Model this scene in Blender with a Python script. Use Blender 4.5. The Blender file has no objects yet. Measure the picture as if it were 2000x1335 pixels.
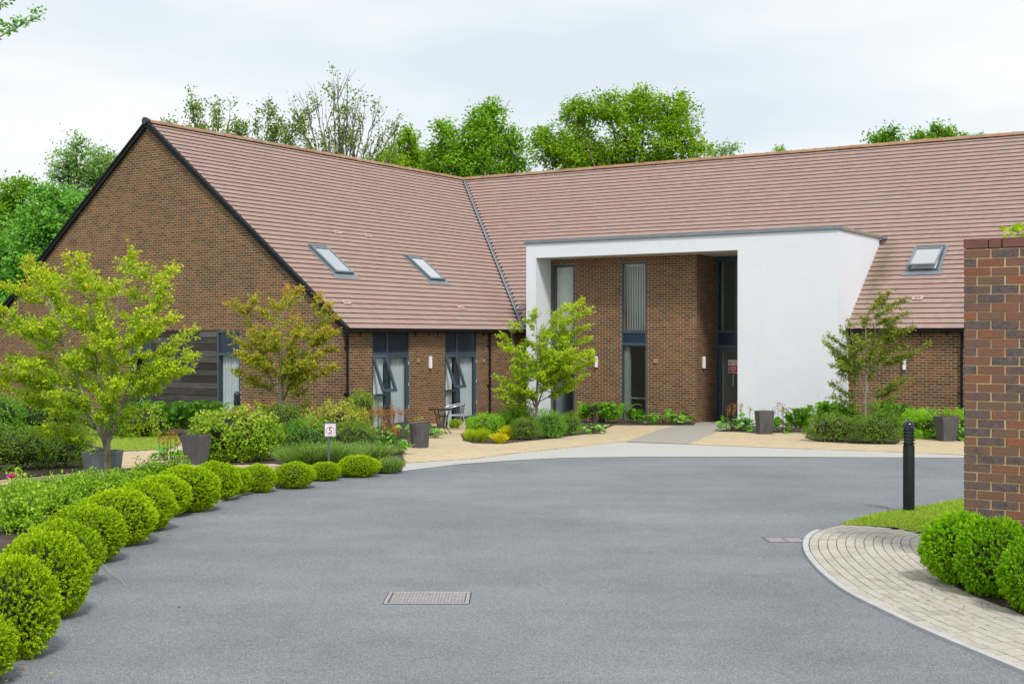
import bpy, math, random
import numpy as np
from mathutils import Matrix, Vector

# ------------------------------------------------------------------ camera, world, sun, exposure
scn = bpy.context.scene
col = scn.collection
F = 2475.0          # focal length in photo pixels (2000 wide)
CAMH = 2.2
camd = bpy.data.cameras.new("camera"); cam = bpy.data.objects.new("camera", camd); col.objects.link(cam)
cam.location = (0, 0, CAMH); cam.rotation_euler = (math.pi / 2, 0, 0)
camd.sensor_width = 36; camd.lens = 36 * F / 2000; camd.shift_y = -0.00475
camd.clip_start = 0.1; camd.clip_end = 2000
scn.camera = cam

SUN_EL, SUN_AZ = math.radians(50), math.radians(165)     # azimuth clockwise from +Y
world = bpy.data.worlds.new("World"); scn.world = world; world.use_nodes = True
wn, wl = world.node_tree.nodes, world.node_tree.links
wn.clear()
wout = wn.new("ShaderNodeOutputWorld"); wbg = wn.new("ShaderNodeBackground"); wbg.inputs[1].default_value = 0.088
sky = wn.new("ShaderNodeTexSky"); sky.sky_type = 'NISHITA'; sky.sun_disc = False
sky.sun_elevation = SUN_EL; sky.sun_rotation = SUN_AZ; sky.air_density = 1.0; sky.dust_density = 2.0
wtc = wn.new("ShaderNodeTexCoord"); wmap = wn.new("ShaderNodeMapping"); wmap.inputs['Scale'].default_value = (1.0, 1.0, 3.2)
wmap.inputs['Location'].default_value = (2.1, -0.7, 0.8)
wno = wn.new("ShaderNodeTexNoise"); wno.inputs['Scale'].default_value = 2.6; wno.inputs['Detail'].default_value = 6; wno.inputs['Roughness'].default_value = 0.45
wr = wn.new("ShaderNodeValToRGB")
wr.color_ramp.elements[0].position = 0.36; wr.color_ramp.elements[0].color = (4.6, 5.08, 5.42, 1)
wr.color_ramp.elements[1].position = 0.64; wr.color_ramp.elements[1].color = (6.25, 6.4, 6.45, 1)
wmix = wn.new("ShaderNodeMixRGB"); wmix.inputs[0].default_value = 0.93
wl.new(wtc.outputs['Generated'], wmap.inputs[0]); wl.new(wmap.outputs[0], wno.inputs[0]); wl.new(wno.outputs[0], wr.inputs[0])
wl.new(sky.outputs[0], wmix.inputs[1]); wl.new(wr.outputs[0], wmix.inputs[2])
wl.new(wmix.outputs[0], wbg.inputs[0]); wl.new(wbg.outputs[0], wout.inputs[0])

sund = bpy.data.lights.new("sun", 'SUN'); sun = bpy.data.objects.new("sun", sund); col.objects.link(sun)
sund.energy = 1.5; sund.angle = math.radians(10); sund.color = (1.0, 0.965, 0.90)
sd = Vector((math.sin(SUN_AZ) * math.cos(SUN_EL), math.cos(SUN_AZ) * math.cos(SUN_EL), math.sin(SUN_EL)))
sun.rotation_euler = sd.to_track_quat('Z', 'Y').to_euler()

vs = scn.view_settings
vs.view_transform = 'Standard'; vs.look = 'None'; vs.gamma = 1; vs.use_curve_mapping = False; vs.exposure = 0.95
scn.render.engine = 'CYCLES'
scn.cycles.max_bounces = 8; scn.cycles.transparent_max_bounces = 12

# ------------------------------------------------------------------ frames: ground and building
SLOPE = 1 / 60.0
def gz(y): return -SLOPE * (y - 10)
def G(px, py, lift=0.0):
    """point of the (gently falling) ground seen at a photo pixel"""
    t = (CAMH - 10 * SLOPE - lift) / ((py - 658) / F - SLOPE)
    return np.array([(px - 1000) / F * t, t, gz(t) + lift])
def V(px, py, d):
    """point at depth d seen at a photo pixel"""
    return np.array([(px - 1000) / F * d, d, CAMH - (py - 658) / F * d])
E1 = np.array([0.5397, 0.8418]); E1 /= np.linalg.norm(E1); E2 = np.array([E1[1], -E1[0]])
CORNER = np.array([-4.75, 35.6])
ANG = math.atan2(E2[1], E2[0])
def L2W(X, Y, z):
    p = CORNER + X * E2 + Y * E1
    return np.array([p[0], p[1], z])
def W2L(p):
    q = np.array(p[:2]) - CORNER
    return float(q @ E2), float(q @ E1)

# ------------------------------------------------------------------ object helpers
def tag(o, label=None, cat=None, group=None, kind=None):
    if label: o['label'] = label
    if cat: o['category'] = cat
    if group: o['group'] = group
    if kind: o['kind'] = kind
    return o
def empty(name, loc=(0, 0, 0), rz=0.0):
    o = bpy.data.objects.new(name, None); col.objects.link(o)
    o.location = tuple(loc); o.rotation_euler = (0, 0, rz); o.empty_display_size = 0.2
    return o
def link(name, me, parent=None, loc=None, rz=None):
    o = bpy.data.objects.new(name, me); col.objects.link(o)
    if parent is not None: o.parent = parent
    if loc is not None: o.location = tuple(loc)
    if rz is not None: o.rotation_euler = (0, 0, rz)
    return o
def copy_tree(o, parent=None):
    c = o.copy(); col.objects.link(c)
    if parent is not None: c.parent = parent
    for ch in list(o.children): copy_tree(ch, c)
    return c

def raw_mesh(name, verts, quads=None, mats=(), tone=None, smooth=False, polys=None):
    """numpy mesh: quads (n,4) or polys list"""
    me = bpy.data.meshes.new(name)
    if polys is not None:
        me.from_pydata([tuple(v) for v in verts], [], [tuple(p) for p in polys])
    else:
        verts = np.asarray(verts, dtype=np.float32); quads = np.asarray(quads, dtype=np.int32)
        k = quads.shape[1]
        me.vertices.add(len(verts)); me.vertices.foreach_set('co', verts.ravel())
        me.loops.add(quads.size); me.loops.foreach_set('vertex_index', quads.ravel())
        me.polygons.add(len(quads)); me.polygons.foreach_set('loop_start', np.arange(0, quads.size, k, dtype=np.int32))
        me.update(calc_edges=True)
    if tone is not None:
        at = me.attributes.new('tone', 'FLOAT', 'FACE'); at.data.foreach_set('value', np.asarray(tone, dtype=np.float32))
    if not isinstance(mats, (list, tuple)): mats = [mats]
    for m in mats: me.materials.append(m)
    if smooth: me.shade_smooth()
    else: me.shade_flat()
    return me

class MB:
    """collects shapes into one mesh"""
    def __init__(s): s.v = []; s.f = []; s.mi = []; s.sm = []
    def add(s, verts, faces, mi=0, smooth=False):
        b = len(s.v); s.v += [tuple(float(c) for c in v) for v in verts]
        s.f += [tuple(i + b for i in f) for f in faces]; s.mi += [mi] * len(faces); s.sm += [smooth] * len(faces)
        return s
    def box(s, x0, x1, y0, y1, z0, z1, mi=0):
        v = [(x, y, z) for z in (z0, z1) for y in (y0, y1) for x in (x0, x1)]
        return s.add(v, [(0, 2, 3, 1), (4, 5, 7, 6), (0, 1, 5, 4), (2, 6, 7, 3), (0, 4, 6, 2), (1, 3, 7, 5)], mi)
    def bev(s, x0, x1, y0, y1, z0, z1, b=0.006, mi=0):
        """box with small chamfers on all edges"""
        o = [(x0, x1), (y0, y1), (z0, z1)]; v = []; idx = {}
        for ax in range(3):
            for cx in (0, 1):
                for cy in (0, 1):
                    for cz in (0, 1):
                        c = [cx, cy, cz]
                        p = [o[a][c[a]] + ((b if c[a] == 0 else -b) if a != ax else 0) for a in range(3)]
                        idx[(ax, cx, cy, cz)] = len(v); v.append(p)
        f = []
        for ax in range(3):
            a1, a2 = (ax + 1) % 3, (ax + 2) % 3
            for c in (0, 1):
                q = []
                for (u, w) in ((0, 0), (1, 0), (1, 1), (0, 1)):
                    k = [0, 0, 0]; k[ax] = c; k[a1] = u; k[a2] = w; q.append(idx[(ax, *k)])
                f.append(tuple(q if c else q[::-1]))
        for ax in range(3):
            a1, a2 = (ax + 1) % 3, (ax + 2) % 3
            for u in (0, 1):
                for w in (0, 1):
                    k0 = [0, 0, 0]; k0[a1] = u; k0[a2] = w; k1 = list(k0); k1[ax] = 1
                    q = [idx[(a1, *k0)], idx[(a1, *k1)], idx[(a2, *k1)], idx[(a2, *k0)]]
                    f.append(tuple(q if (u == w) else q[::-1]))
        for cx in (0, 1):
            for cy in (0, 1):
                for cz in (0, 1):
                    q = [idx[(a, cx, cy, cz)] for a in range(3)]
                    f.append(tuple(q))
        return s.add(v, f, mi)
    def prism(s, poly, ax, a0, a1, mi=0):
        """extrude a 2D polygon along axis ax (0,1,2) from a0 to a1"""
        n = len(poly)
        def mk(p, a):
            q = list(p); q.insert(ax, a); return q
        v = [mk(p, a0) for p in poly] + [mk(p, a1) for p in poly]
        f = [tuple(range(n))[::-1], tuple(range(n, 2 * n))] + [(i, (i + 1) % n, n + (i + 1) % n, n + i) for i in range(n)]
        return s.add(v, f, mi)
    def tube(s, pts, rad, n=8, mi=0, cap=True, smooth=True):
        pts = [np.array(p, float) for p in pts]; m = len(pts)
        rad = [rad] * m if not hasattr(rad, '__len__') else rad
        v = []
        ref = np.array([0.0, 0.0, 1.0])
        for i, p in enumerate(pts):
            d = pts[min(i + 1, m - 1)] - pts[max(i - 1, 0)]; d = d / (np.linalg.norm(d) + 1e-9)
            if i == 0:
                r0 = ref if abs(d[2]) < 0.9 else np.array([1.0, 0, 0])
                u = np.cross(d, r0)
            else: u = u - d * (u @ d)
            u = u / (np.linalg.norm(u) + 1e-9); w = np.cross(d, u)
            for k in range(n):
                a = 2 * math.pi * k / n; v.append(p + rad[i] * (math.cos(a) * u + math.sin(a) * w))
        f = []
        for i in range(m - 1):
            for k in range(n):
                f.append((i * n + k, i * n + (k + 1) % n, (i + 1) * n + (k + 1) % n, (i + 1) * n + k))
        s.add(v, f, mi, smooth)
        if cap: s.add(v[:n], [tuple(range(n))[::-1]], mi); s.add(v[-n:], [tuple(range(n))], mi)
        return s
    def lathe(s, prof, n=24, mi=0, cx=0, cy=0, smooth=True, rot=0.0):
        v = []
        for (r, z) in prof:
            for k in range(n):
                a = 2 * math.pi * k / n + rot; v.append((cx + r * math.cos(a), cy + r * math.sin(a), z))
        f = []
        for i in range(len(prof) - 1):
            for k in range(n):
                f.append((i * n + k, i * n + (k + 1) % n, (i + 1) * n + (k + 1) % n, (i + 1) * n + k))
        return s.add(v, f, mi, smooth)
    def build(s, name, mats, parent=None, loc=None, rz=None):
        me = bpy.data.meshes.new(name); me.from_pydata(s.v, [], s.f)
        mats = mats if isinstance(mats, (list, tuple)) else [mats]
        for m in mats: me.materials.append(m)
        me.polygons.foreach_set('material_index', s.mi); me.polygons.foreach_set('use_smooth', s.sm)
        me.update()
        return link(name, me, parent, loc, rz)

# ------------------------------------------------------------------ materials
class NT:
    def __init__(s, name):
        s.m = bpy.data.materials.new(name); s.m.use_nodes = True
        s.t = s.m.node_tree; s.n = s.t.nodes; s.l = s.t.links; s.n.clear()
        s.out = s.n.new('ShaderNodeOutputMaterial')
    def new(s, t, **kw):
        n = s.n.new(t)
        for k, v in kw.items():
            if k.startswith('i_'): n.inputs[k[2:]].default_value = v
            else: setattr(n, k, v)
        return n
    def lk(s, a, b): s.l.new(a, b); return b
    def math(s, op, a, b=None, c=None, clamp=False):
        n = s.n.new('ShaderNodeMath'); n.operation = op; n.use_clamp = clamp
        for i, x in enumerate((a, b, c)):
            if x is None: continue
            if isinstance(x, (int, float)): n.inputs[i].default_value = x
            else: s.l.new(x, n.inputs[i])
        return n.outputs[0]
    def ramp(s, fac, stops, interp='LINEAR'):
        n = s.n.new('ShaderNodeValToRGB'); cr = n.color_ramp; cr.interpolation = interp
        while len(cr.elements) < len(stops): cr.elements.new(0.5)
        for e, (p, c) in zip(cr.elements, stops): e.position = p; e.color = (*c, 1)
        s.l.new(fac, n.inputs[0]); return n.outputs[0]
    def mix(s, fac, a, b, mode='MIX'):
        n = s.n.new('ShaderNodeMixRGB'); n.blend_type = mode
        for i, x in enumerate((fac, a, b)):
            if isinstance(x, (int, float)): n.inputs[i].default_value = x
            elif isinstance(x, tuple): n.inputs[i].default_value = (*x, 1)
            else: s.l.new(x, n.inputs[i])
        return n.outputs[0]
    def noise(s, scale, detail=3, rough=0.55, vec=None, out=0):
        n = s.n.new('ShaderNodeTexNoise'); n.inputs['Scale'].default_value = scale; n.inputs['Detail'].default_value = detail
        n.inputs['Roughness'].default_value = rough
        if vec is not None: s.l.new(vec, n.inputs['Vector'])
        return n.outputs[out]
    def pos(s): return s.n.new('ShaderNodeNewGeometry').outputs['Position']
    def mapped(s, vec, scale=(1, 1, 1), rot=(0, 0, 0), loc=(0, 0, 0)):
        n = s.n.new('ShaderNodeMapping'); n.inputs['Scale'].default_value = scale; n.inputs['Rotation'].default_value = rot; n.inputs['Location'].default_value = loc
        s.l.new(vec, n.inputs[0]); return n.outputs[0]
    def rnd(s):
        """random per island plus random per object, 0..1"""
        a = s.n.new('ShaderNodeNewGeometry').outputs['Random Per Island']; b = s.n.new('ShaderNodeObjectInfo').outputs['Random']
        return s.math('FRACT', s.math('ADD', a, b))
    def bump(s, h, dist=0.01, strength=0.5):
        n = s.n.new('ShaderNodeBump'); n.inputs['Distance'].default_value = dist; n.inputs['Strength'].default_value = strength
        s.l.new(h, n.inputs['Height']); return n.outputs[0]
    def principled(s, color, rough=0.6, normal=None, metal=0.0, spec=0.5, coat=0.0):
        n = s.n.new('ShaderNodeBsdfPrincipled')
        if isinstance(color, tuple): n.inputs['Base Color'].default_value = (*color, 1)
        else: s.l.new(color, n.inputs['Base Color'])
        if isinstance(rough, (int, float)): n.inputs['Roughness'].default_value = rough
        else: s.l.new(rough, n.inputs['Roughness'])
        n.inputs['Metallic'].default_value = metal; n.inputs['Specular IOR Level'].default_value = spec
        n.inputs['Coat Weight'].default_value = coat
        if normal is not None: s.l.new(normal, n.inputs['Normal'])
        s.l.new(n.outputs[0], s.out.inputs[0]); return n

def m_plain(name, c, rough=0.6, var=0.12, scale=6.0, metal=0.0, spec=0.5, bump=0.0):
    t = NT(name); nz = t.noise(scale, 4, 0.6, t.pos())
    cc = t.ramp(nz, [(0.3, tuple(x * (1 - var) for x in c)), (0.7, tuple(min(1, x * (1 + var)) for x in c))])
    t.principled(cc, rough, t.bump(t.noise(scale * 12, 3, 0.6, t.pos()), 0.004, bump) if bump else None, metal, spec)
    return t.m
def m_brick(name, stops, grain=0.25):
    t = NT(name); r = t.rnd(); p = t.pos()
    c = t.ramp(r, stops)
    n1 = t.noise(9, 4, 0.65, p); n2 = t.noise(70, 3, 0.6, p)
    c = t.mix(t.math('MULTIPLY', t.math('SUBTRACT', n1, 0.5, clamp=True), 0.9), c, (0.25, 0.175, 0.115), 'MIX')
    big = t.noise(0.55, 4, 0.6, p); c = t.mix(0.75, c, t.ramp(big, [(0.35, (0.80, 0.82, 0.86)), (0.65, (1.18, 1.08, 1.0))]), 'MULTIPLY')
    c = t.mix(grain, c, t.ramp(n2, [(0.3, (0.35, 0.35, 0.35)), (0.7, (1.5, 1.5, 1.5))]), 'MULTIPLY')
    t.principled(c, 0.85, t.bump(n2, 0.006, 0.5), spec=0.25)
    return t.m
def m_leaf(name, stops, trans=0.35, rough=0.5, spec=0.2, scale=0.9):
    """foliage: tone attribute picks a colour; part of the light comes through the leaf"""
    t = NT(name); a = t.n.new('ShaderNodeAttribute'); a.attribute_name = 'tone'
    oi = t.n.new('ShaderNodeObjectInfo').outputs['Random']
    c = t.ramp(t.math('ADD', a.outputs['Fac'], t.math('MULTIPLY', t.math('SUBTRACT', oi, 0.5), 0.22), clamp=True), stops)
    pr = t.principled(c, rough, spec=spec)
    tr = t.n.new('ShaderNodeBsdfTranslucent')
    t.lk(t.mix(0.5, c, (1.0, 1.1, 0.35), 'MULTIPLY'), tr.inputs[0])
    mx = t.n.new('ShaderNodeMixShader'); mx.inputs[0].default_value = trans
    t.lk(pr.outputs[0], mx.inputs[1]); t.lk(tr.outputs[0], mx.inputs[2]); t.lk(mx.outputs[0], t.out.inputs[0])
    return t.m
def m_glass(name, tint=(0.93, 0.96, 0.97), base=0.035, rough=0.0):
    t = NT(name)
    tr = t.new('ShaderNodeBsdfTransparent'); tr.inputs[0].default_value = (*tint, 1)
    gl = t.new('ShaderNodeBsdfGlossy'); gl.inputs['Roughness'].default_value = rough
    lw = t.new('ShaderNodeLayerWeight'); f = t.math('ADD', t.math('MULTIPLY', t.math('POWER', lw.outputs['Facing'], 4.0), 0.8), base, clamp=True)
    mx = t.new('ShaderNodeMixShader'); t.lk(f, mx.inputs[0]); t.lk(tr.outputs[0], mx.inputs[1]); t.lk(gl.outputs[0], mx.inputs[2])
    t.lk(mx.outputs[0], t.out.inputs[0]); return t.m

BRICK_STOPS = [(0.0, (0.083, 0.051, 0.030)), (0.22, (0.119, 0.066, 0.037)), (0.5, (0.155, 0.082, 0.041)), (0.78, (0.187, 0.095, 0.045)),
               (0.90, (0.228, 0.097, 0.043)), (0.93, (0.104, 0.082, 0.062)), (1.0, (0.132, 0.069, 0.040))]
M_BRICK = m_brick('brick_brown', BRICK_STOPS)
M_MORTAR = m_plain('mortar_buff', (0.49, 0.37, 0.24), 0.9, 0.18, 3.0, spec=0.2)

def m_nearbrick():
    t = NT('brick_stock'); r = t.rnd(); p = t.pos()
    tc = t.n.new('ShaderNodeTexCoord').outputs['Object']
    base = t.ramp(r, [(0.0, (0.231, 0.094, 0.057)), (0.2, (0.191, 0.106, 0.071)), (0.45, (0.169, 0.111, 0.077)), (0.65, (0.209, 0.115, 0.073)), (0.82, (0.304, 0.106, 0.052)), (0.92, (0.163, 0.113, 0.083)), (1.0, (0.237, 0.101, 0.063))])
    dark = t.ramp(t.noise(28, 3, 0.6, p), [(0.35, (0.085, 0.072, 0.074)), (0.7, (0.17, 0.125, 0.115))])
    n1 = t.noise(7.5, 4, 0.6, p); r2 = t.math('FRACT', t.math('MULTIPLY', r, 7.31))
    fac = t.math('MULTIPLY', t.math('SUBTRACT', t.math('ADD', n1, t.math('MULTIPLY', r2, 0.55)), 0.70, clamp=True), 4.0, clamp=True)
    c = t.mix(fac, base, dark)
    sp = t.noise(60, 2, 0.5, p); c = t.mix(t.math('MULTIPLY', t.math('SUBTRACT', sp, 0.66, clamp=True), 9, clamp=True), c, (0.035, 0.03, 0.03))
    n2 = t.noise(150, 3, 0.7, p); c = t.mix(0.35, c, t.ramp(n2, [(0.25, (0.4, 0.4, 0.4)), (0.75, (1.55, 1.55, 1.55))]), 'MULTIPLY')
    ef = t.noise(5, 3, 0.6, t.mapped(p, loc=(3.1, 0, 7)))
    c = t.mix(t.math('MULTIPLY', t.math('SUBTRACT', ef, 0.68, clamp=True), 4.0, clamp=True), c, (0.42, 0.40, 0.38))
    t.principled(c, 0.85, t.bump(t.math('ADD', n2, t.math('MULTIPLY', sp, 1.5)), 0.004, 0.6), spec=0.25)
    return t.m
M_NEARBRICK = m_nearbrick()
M_SOLDIER = m_plain('brick_red_coping', (0.165, 0.066, 0.052), 0.8, 0.25, 14, bump=0.4)
M_NEARMORTAR = m_plain('mortar_yellow', (0.50, 0.375, 0.20), 0.95, 0.22, 9, spec=0.2, bump=0.5)

def m_tile():
    t = NT('roof_tile_pink'); r = t.rnd(); p = t.pos()
    c = t.ramp(r, [(0.0, (0.325, 0.220, 0.191)), (0.25, (0.356, 0.243, 0.210)), (0.5, (0.341, 0.231, 0.200)), (0.75, (0.367, 0.255, 0.217)), (0.88, (0.333, 0.237, 0.210)), (0.94, (0.312, 0.231, 0.208)), (1.0, (0.377, 0.253, 0.210))])
    n1 = t.noise(0.7, 4, 0.6, p)
    c = t.mix(t.math('MULTIPLY', t.math('SUBTRACT', n1, 0.5, clamp=True), 0.9), c, (0.42, 0.31, 0.285))
    n2 = t.noise(45, 3, 0.6, p)
    c = t.mix(0.3, c, t.ramp(n2, [(0.3, (0.6, 0.6, 0.6)), (0.7, (1.35, 1.35, 1.35))]), 'MULTIPLY')
    # moss and algae on the tiles just beside the porch's right cheek, where its coping drips
    oc = t.n.new('ShaderNodeVectorMath'); oc.operation = 'SUBTRACT'
    t.lk(p, oc.inputs[0]); oc.inputs[1].default_value = tuple(L2W(11.75, 11.3, 4.1))
    ro = t.mapped(oc.outputs[0], rot=(0, 0, -ANG), scale=(1, 1, 1))
    sp = t.n.new('ShaderNodeSeparateXYZ'); t.lk(ro, sp.inputs[0])
    mm = t.math('SUBTRACT', 1.0, t.math('ADD', t.math('MULTIPLY', t.math('ABSOLUTE', sp.outputs[0]), 1.5), t.math('MULTIPLY', t.math('ABSOLUTE', sp.outputs[1]), 0.55)), clamp=True)
    mm = t.math('MULTIPLY', mm, t.math('MULTIPLY', t.noise(5, 4, 0.7, p), 1.5), clamp=True)
    c = t.mix(mm, c, (0.14, 0.115, 0.055))
    li = t.noise(1.9, 5, 0.7, t.mapped(p, loc=(2, 7, 1)))
    c = t.mix(t.math('MULTIPLY', t.math('SUBTRACT', li, 0.60, clamp=True), 1.6, clamp=True), c, (0.24, 0.20, 0.17))
    t.principled(c, 0.8, t.bump(n2, 0.006, 0.35), spec=0.3)
    return t.m
M_TILE = m_tile()
M_VENT = m_plain('tile_vent_pale', (0.52, 0.36, 0.32), 0.7, 0.08)
M_VENTDARK = m_plain('tile_vent_slots', (0.22, 0.11, 0.09), 0.8, 0.1)
M_UNDER = m_plain('roof_underlay', (0.03, 0.026, 0.025), 0.9)
def m_ridge():
    t = NT('ridge_terracotta'); r = t.rnd()
    c = t.ramp(r, [(0, (0.304, 0.158, 0.088)), (0.5, (0.368, 0.204, 0.125)), (0.8, (0.331, 0.235, 0.138)), (1, (0.258, 0.153, 0.100))])
    n = t.noise(14, 4, 0.7, t.pos()); c = t.mix(t.math('MULTIPLY', t.math('SUBTRACT', n, 0.5, clamp=True), 2.2, clamp=True), c, (0.24, 0.21, 0.10))
    t.principled(c, 0.85); return t.m
M_RIDGE = m_ridge()
M_BLACK = m_plain('black_metal', (0.009, 0.010, 0.012), 0.6, 0.2, 8, spec=0.22)
M_CAP = m_plain('cap_grey', (0.035, 0.042, 0.048), 0.6, 0.15, 8)
M_LEAD = m_plain('lead_grey', (0.22, 0.25, 0.28), 0.5, 0.15, 4, metal=0.3)
M_RWFRAME = m_plain('roof_window_grey', (0.10, 0.12, 0.14), 0.45, 0.1, metal=0.2)
M_ZINC = m_plain('coping_grey', (0.20, 0.245, 0.275), 0.5, 0.12, 3, metal=0.2)
def m_coping_side():
    t = NT('coping_algae'); n = t.noise(5, 4, 0.65, t.pos())
    c = t.ramp(n, [(0.35, (0.22, 0.215, 0.15)), (0.65, (0.30, 0.30, 0.24))]); t.principled(c, 0.7); return t.m
M_COPALG = m_coping_side()
def m_render():
    t = NT('white_render'); p = t.pos(); n = t.noise(1.3, 5, 0.62, p); n2 = t.noise(7, 5, 0.6, p)
    c = t.ramp(n, [(0.3, (0.72, 0.757, 0.80)), (0.62, (0.745, 0.78, 0.825))])
    st = t.noise(2.6, 6, 0.72, t.mapped(p, loc=(5.3, 1.1, 2.4)))
    c = t.mix(t.math('MULTIPLY', t.math('SUBTRACT', st, 0.60, clamp=True), 1.7, clamp=True), c, (0.50, 0.50, 0.50))
    dr = t.noise(2.2, 4, 0.6, t.mapped(p, scale=(3.0, 3.0, 0.22)))
    c = t.mix(t.math('MULTIPLY', t.math('SUBTRACT', dr, 0.55, clamp=True), 0.7, clamp=True), c, (0.60, 0.60, 0.59))
    t.principled(c, 0.85, t.bump(t.noise(160, 3, 0.6, p), 0.002, 0.35), spec=0.2); return t.m
M_RENDER = m_render()
M_SOFFIT = m_plain('soffit_cream', (0.66, 0.63, 0.54), 0.85, 0.04)
M_FRAME = m_plain('frame_slate_blue', (0.050, 0.078, 0.105), 0.35, 0.08, 3)
M_NAVY = m_plain('panel_navy', (0.020, 0.035, 0.062), 0.18, 0.1, 3)
M_GLASS = m_glass('window_glass')
M_GLASSD = m_glass('window_glass_dark', (0.72, 0.76, 0.77), 0.02)
M_GLASSROOF = m_glass('roof_window_glass', (0.93, 0.95, 0.97), 0.88)
def m_curtain():
    t = NT('curtain_net'); n = t.noise(1.5, 3, 0.5, t.pos())
    c = t.ramp(n, [(0.3, (0.78, 0.82, 0.84)), (0.7, (0.88, 0.91, 0.92))]); pr = t.principled(c, 0.9, spec=0.1)
    tr = t.new('ShaderNodeBsdfTranslucent'); tr.inputs[0].default_value = (0.7, 0.74, 0.75, 1)
    mx = t.new('ShaderNodeMixShader', i_Fac=0.3); t.lk(pr.outputs[0], mx.inputs[1]); t.lk(tr.outputs[0], mx.inputs[2]); t.lk(mx.outputs[0], t.out.inputs[0]); return t.m
M_CURTAIN = m_curtain()
M_BLIND = m_plain('blind_cream', (0.80, 0.78, 0.70), 0.8, 0.05)
M_INTERIOR = m_plain('interior_cream', (0.74, 0.70, 0.58), 0.9, 0.05)
M_WOODFURN = m_plain('furniture_oak', (0.30, 0.19, 0.09), 0.5, 0.2, 9)
M_WHITE = m_plain('white_plastic', (0.78, 0.79, 0.80), 0.4, 0.03)
M_TANPLATE = m_plain('vent_plate_tan', (0.33, 0.25, 0.12), 0.6, 0.1)
def m_boards():
    t = NT('weathered_boards'); r = t.rnd(); p = t.pos()
    c = t.ramp(r, [(0, (0.030, 0.026, 0.022)), (0.4, (0.055, 0.05, 0.045)), (0.75, (0.085, 0.078, 0.072)), (1, (0.12, 0.115, 0.11))])
    g = t.noise(3, 5, 0.6, t.mapped(p, rot=(0, 0, -ANG), scale=(1.2, 1.2, 30)))
    f = t.noise(1.1, 4, 0.6, t.mapped(p, scale=(1, 1, 4)))
    c = t.mix(0.55, c, t.ramp(g, [(0.3, (0.5, 0.5, 0.5)), (0.7, (1.5, 1.5, 1.5))]), 'MULTIPLY')
    c = t.mix(t.math('MULTIPLY', t.math('SUBTRACT', f, 0.5, clamp=True), 1.6, clamp=True), c, (0.17, 0.165, 0.155))
    t.principled(c, 0.85, t.bump(g, 0.01, 0.4), spec=0.2); return t.m
M_BOARDS = m_boards()

def m_asphalt():
    t = NT('asphalt'); p = t.pos()
    fine = t.n.new('ShaderNodeTexVoronoi'); fine.inputs['Scale'].default_value = 150; t.lk(p, fine.inputs['Vector'])
    sep = t.n.new('ShaderNodeSeparateColor'); t.lk(fine.outputs['Color'], sep.inputs[0])
    n0 = t.noise(240, 2, 0.6, p); n1 = t.noise(0.35, 5, 0.6, p); n2 = t.noise(2.2, 4, 0.6, p)
    c = t.ramp(sep.outputs[0], [(0.0, (0.114, 0.122, 0.135)), (0.45, (0.194, 0.209, 0.227)), (0.8, (0.254, 0.272, 0.293)), (0.965, (0.313, 0.331, 0.343)), (1.0, (0.412, 0.415, 0.402))])
    c = t.mix(0.5, c, t.ramp(n0, [(0.3, (0.70, 0.70, 0.70)), (0.7, (1.30, 1.30, 1.30))]), 'MULTIPLY')
    c = t.mix(0.8, c, t.ramp(n1, [(0.33, (0.80, 0.80, 0.80)), (0.67, (1.10, 1.105, 1.11))]), 'MULTIPLY')
    c = t.mix(0.6, c, t.ramp(n2, [(0.3, (0.90, 0.90, 0.90)), (0.7, (1.09, 1.09, 1.09))]), 'MULTIPLY')
    # long tyre-polished sweeps
    wv = t.noise(0.5, 3, 0.5, t.mapped(p, rot=(0, 0, 0.25), scale=(0.25, 2.2, 1)))
    c = t.mix(0.5, c, t.ramp(wv, [(0.35, (0.90, 0.90, 0.91)), (0.65, (1.08, 1.08, 1.07))]), 'MULTIPLY')
    h = t.math('ADD', fine.outputs['Distance'], t.math('MULTIPLY', n0, 0.5))
    t.principled(c, 0.82, t.bump(h, 0.004, 0.7), spec=0.35); return t.m
M_ASPHALT = m_asphalt()
def m_paver(name, stops, dirt=(0.2, 0.17, 0.13), amt=0.6):
    t = NT(name); r = t.rnd(); p = t.pos(); c = t.ramp(r, stops)
    n = t.noise(0.55, 5, 0.65, p); n2 = t.noise(55, 3, 0.65, p)
    c = t.mix(t.math('MULTIPLY', t.math('SUBTRACT', n, 0.5, clamp=True), amt * 3, clamp=True), c, dirt)
    c = t.mix(0.4, c, t.ramp(n2, [(0.3, (0.75, 0.75, 0.75)), (0.7, (1.22, 1.22, 1.22))]), 'MULTIPLY')
    t.principled(c, 0.88, t.bump(n2, 0.004, 0.5), spec=0.25); return t.m
M_SETT = m_paver('sett_grey_buff', [(0, (0.432, 0.395, 0.331)), (0.5, (0.489, 0.450, 0.383)), (0.8, (0.453, 0.420, 0.369)), (1, (0.381, 0.345, 0.297))], (0.30, 0.275, 0.24), 0.5)
M_TAN = m_paver('paver_tan', [(0, (0.506, 0.400, 0.250)), (0.4, (0.583, 0.476, 0.320)), (0.8, (0.550, 0.435, 0.282)), (1, (0.484, 0.383, 0.256))], (0.44, 0.35, 0.22), 0.4)
M_JOINT = m_plain('joint_sand', (0.22, 0.18, 0.10), 0.95, 0.3, 4)
M_TANJOINT = m_plain('joint_tan', (0.38, 0.29, 0.17), 0.95, 0.2, 4)
M_BAND = m_paver('band_concrete', [(0, (0.43, 0.425, 0.405)), (1, (0.46, 0.45, 0.43))], (0.40, 0.385, 0.35), 0.3)
M_PATH = m_paver('path_resin', [(0, (0.33, 0.305, 0.265)), (1, (0.35, 0.325, 0.28))], (0.28, 0.26, 0.225), 0.4)
M_KERB = m_plain('kerb_concrete', (0.46, 0.46, 0.455), 0.85, 0.1, 5, bump=0.3)
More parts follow.
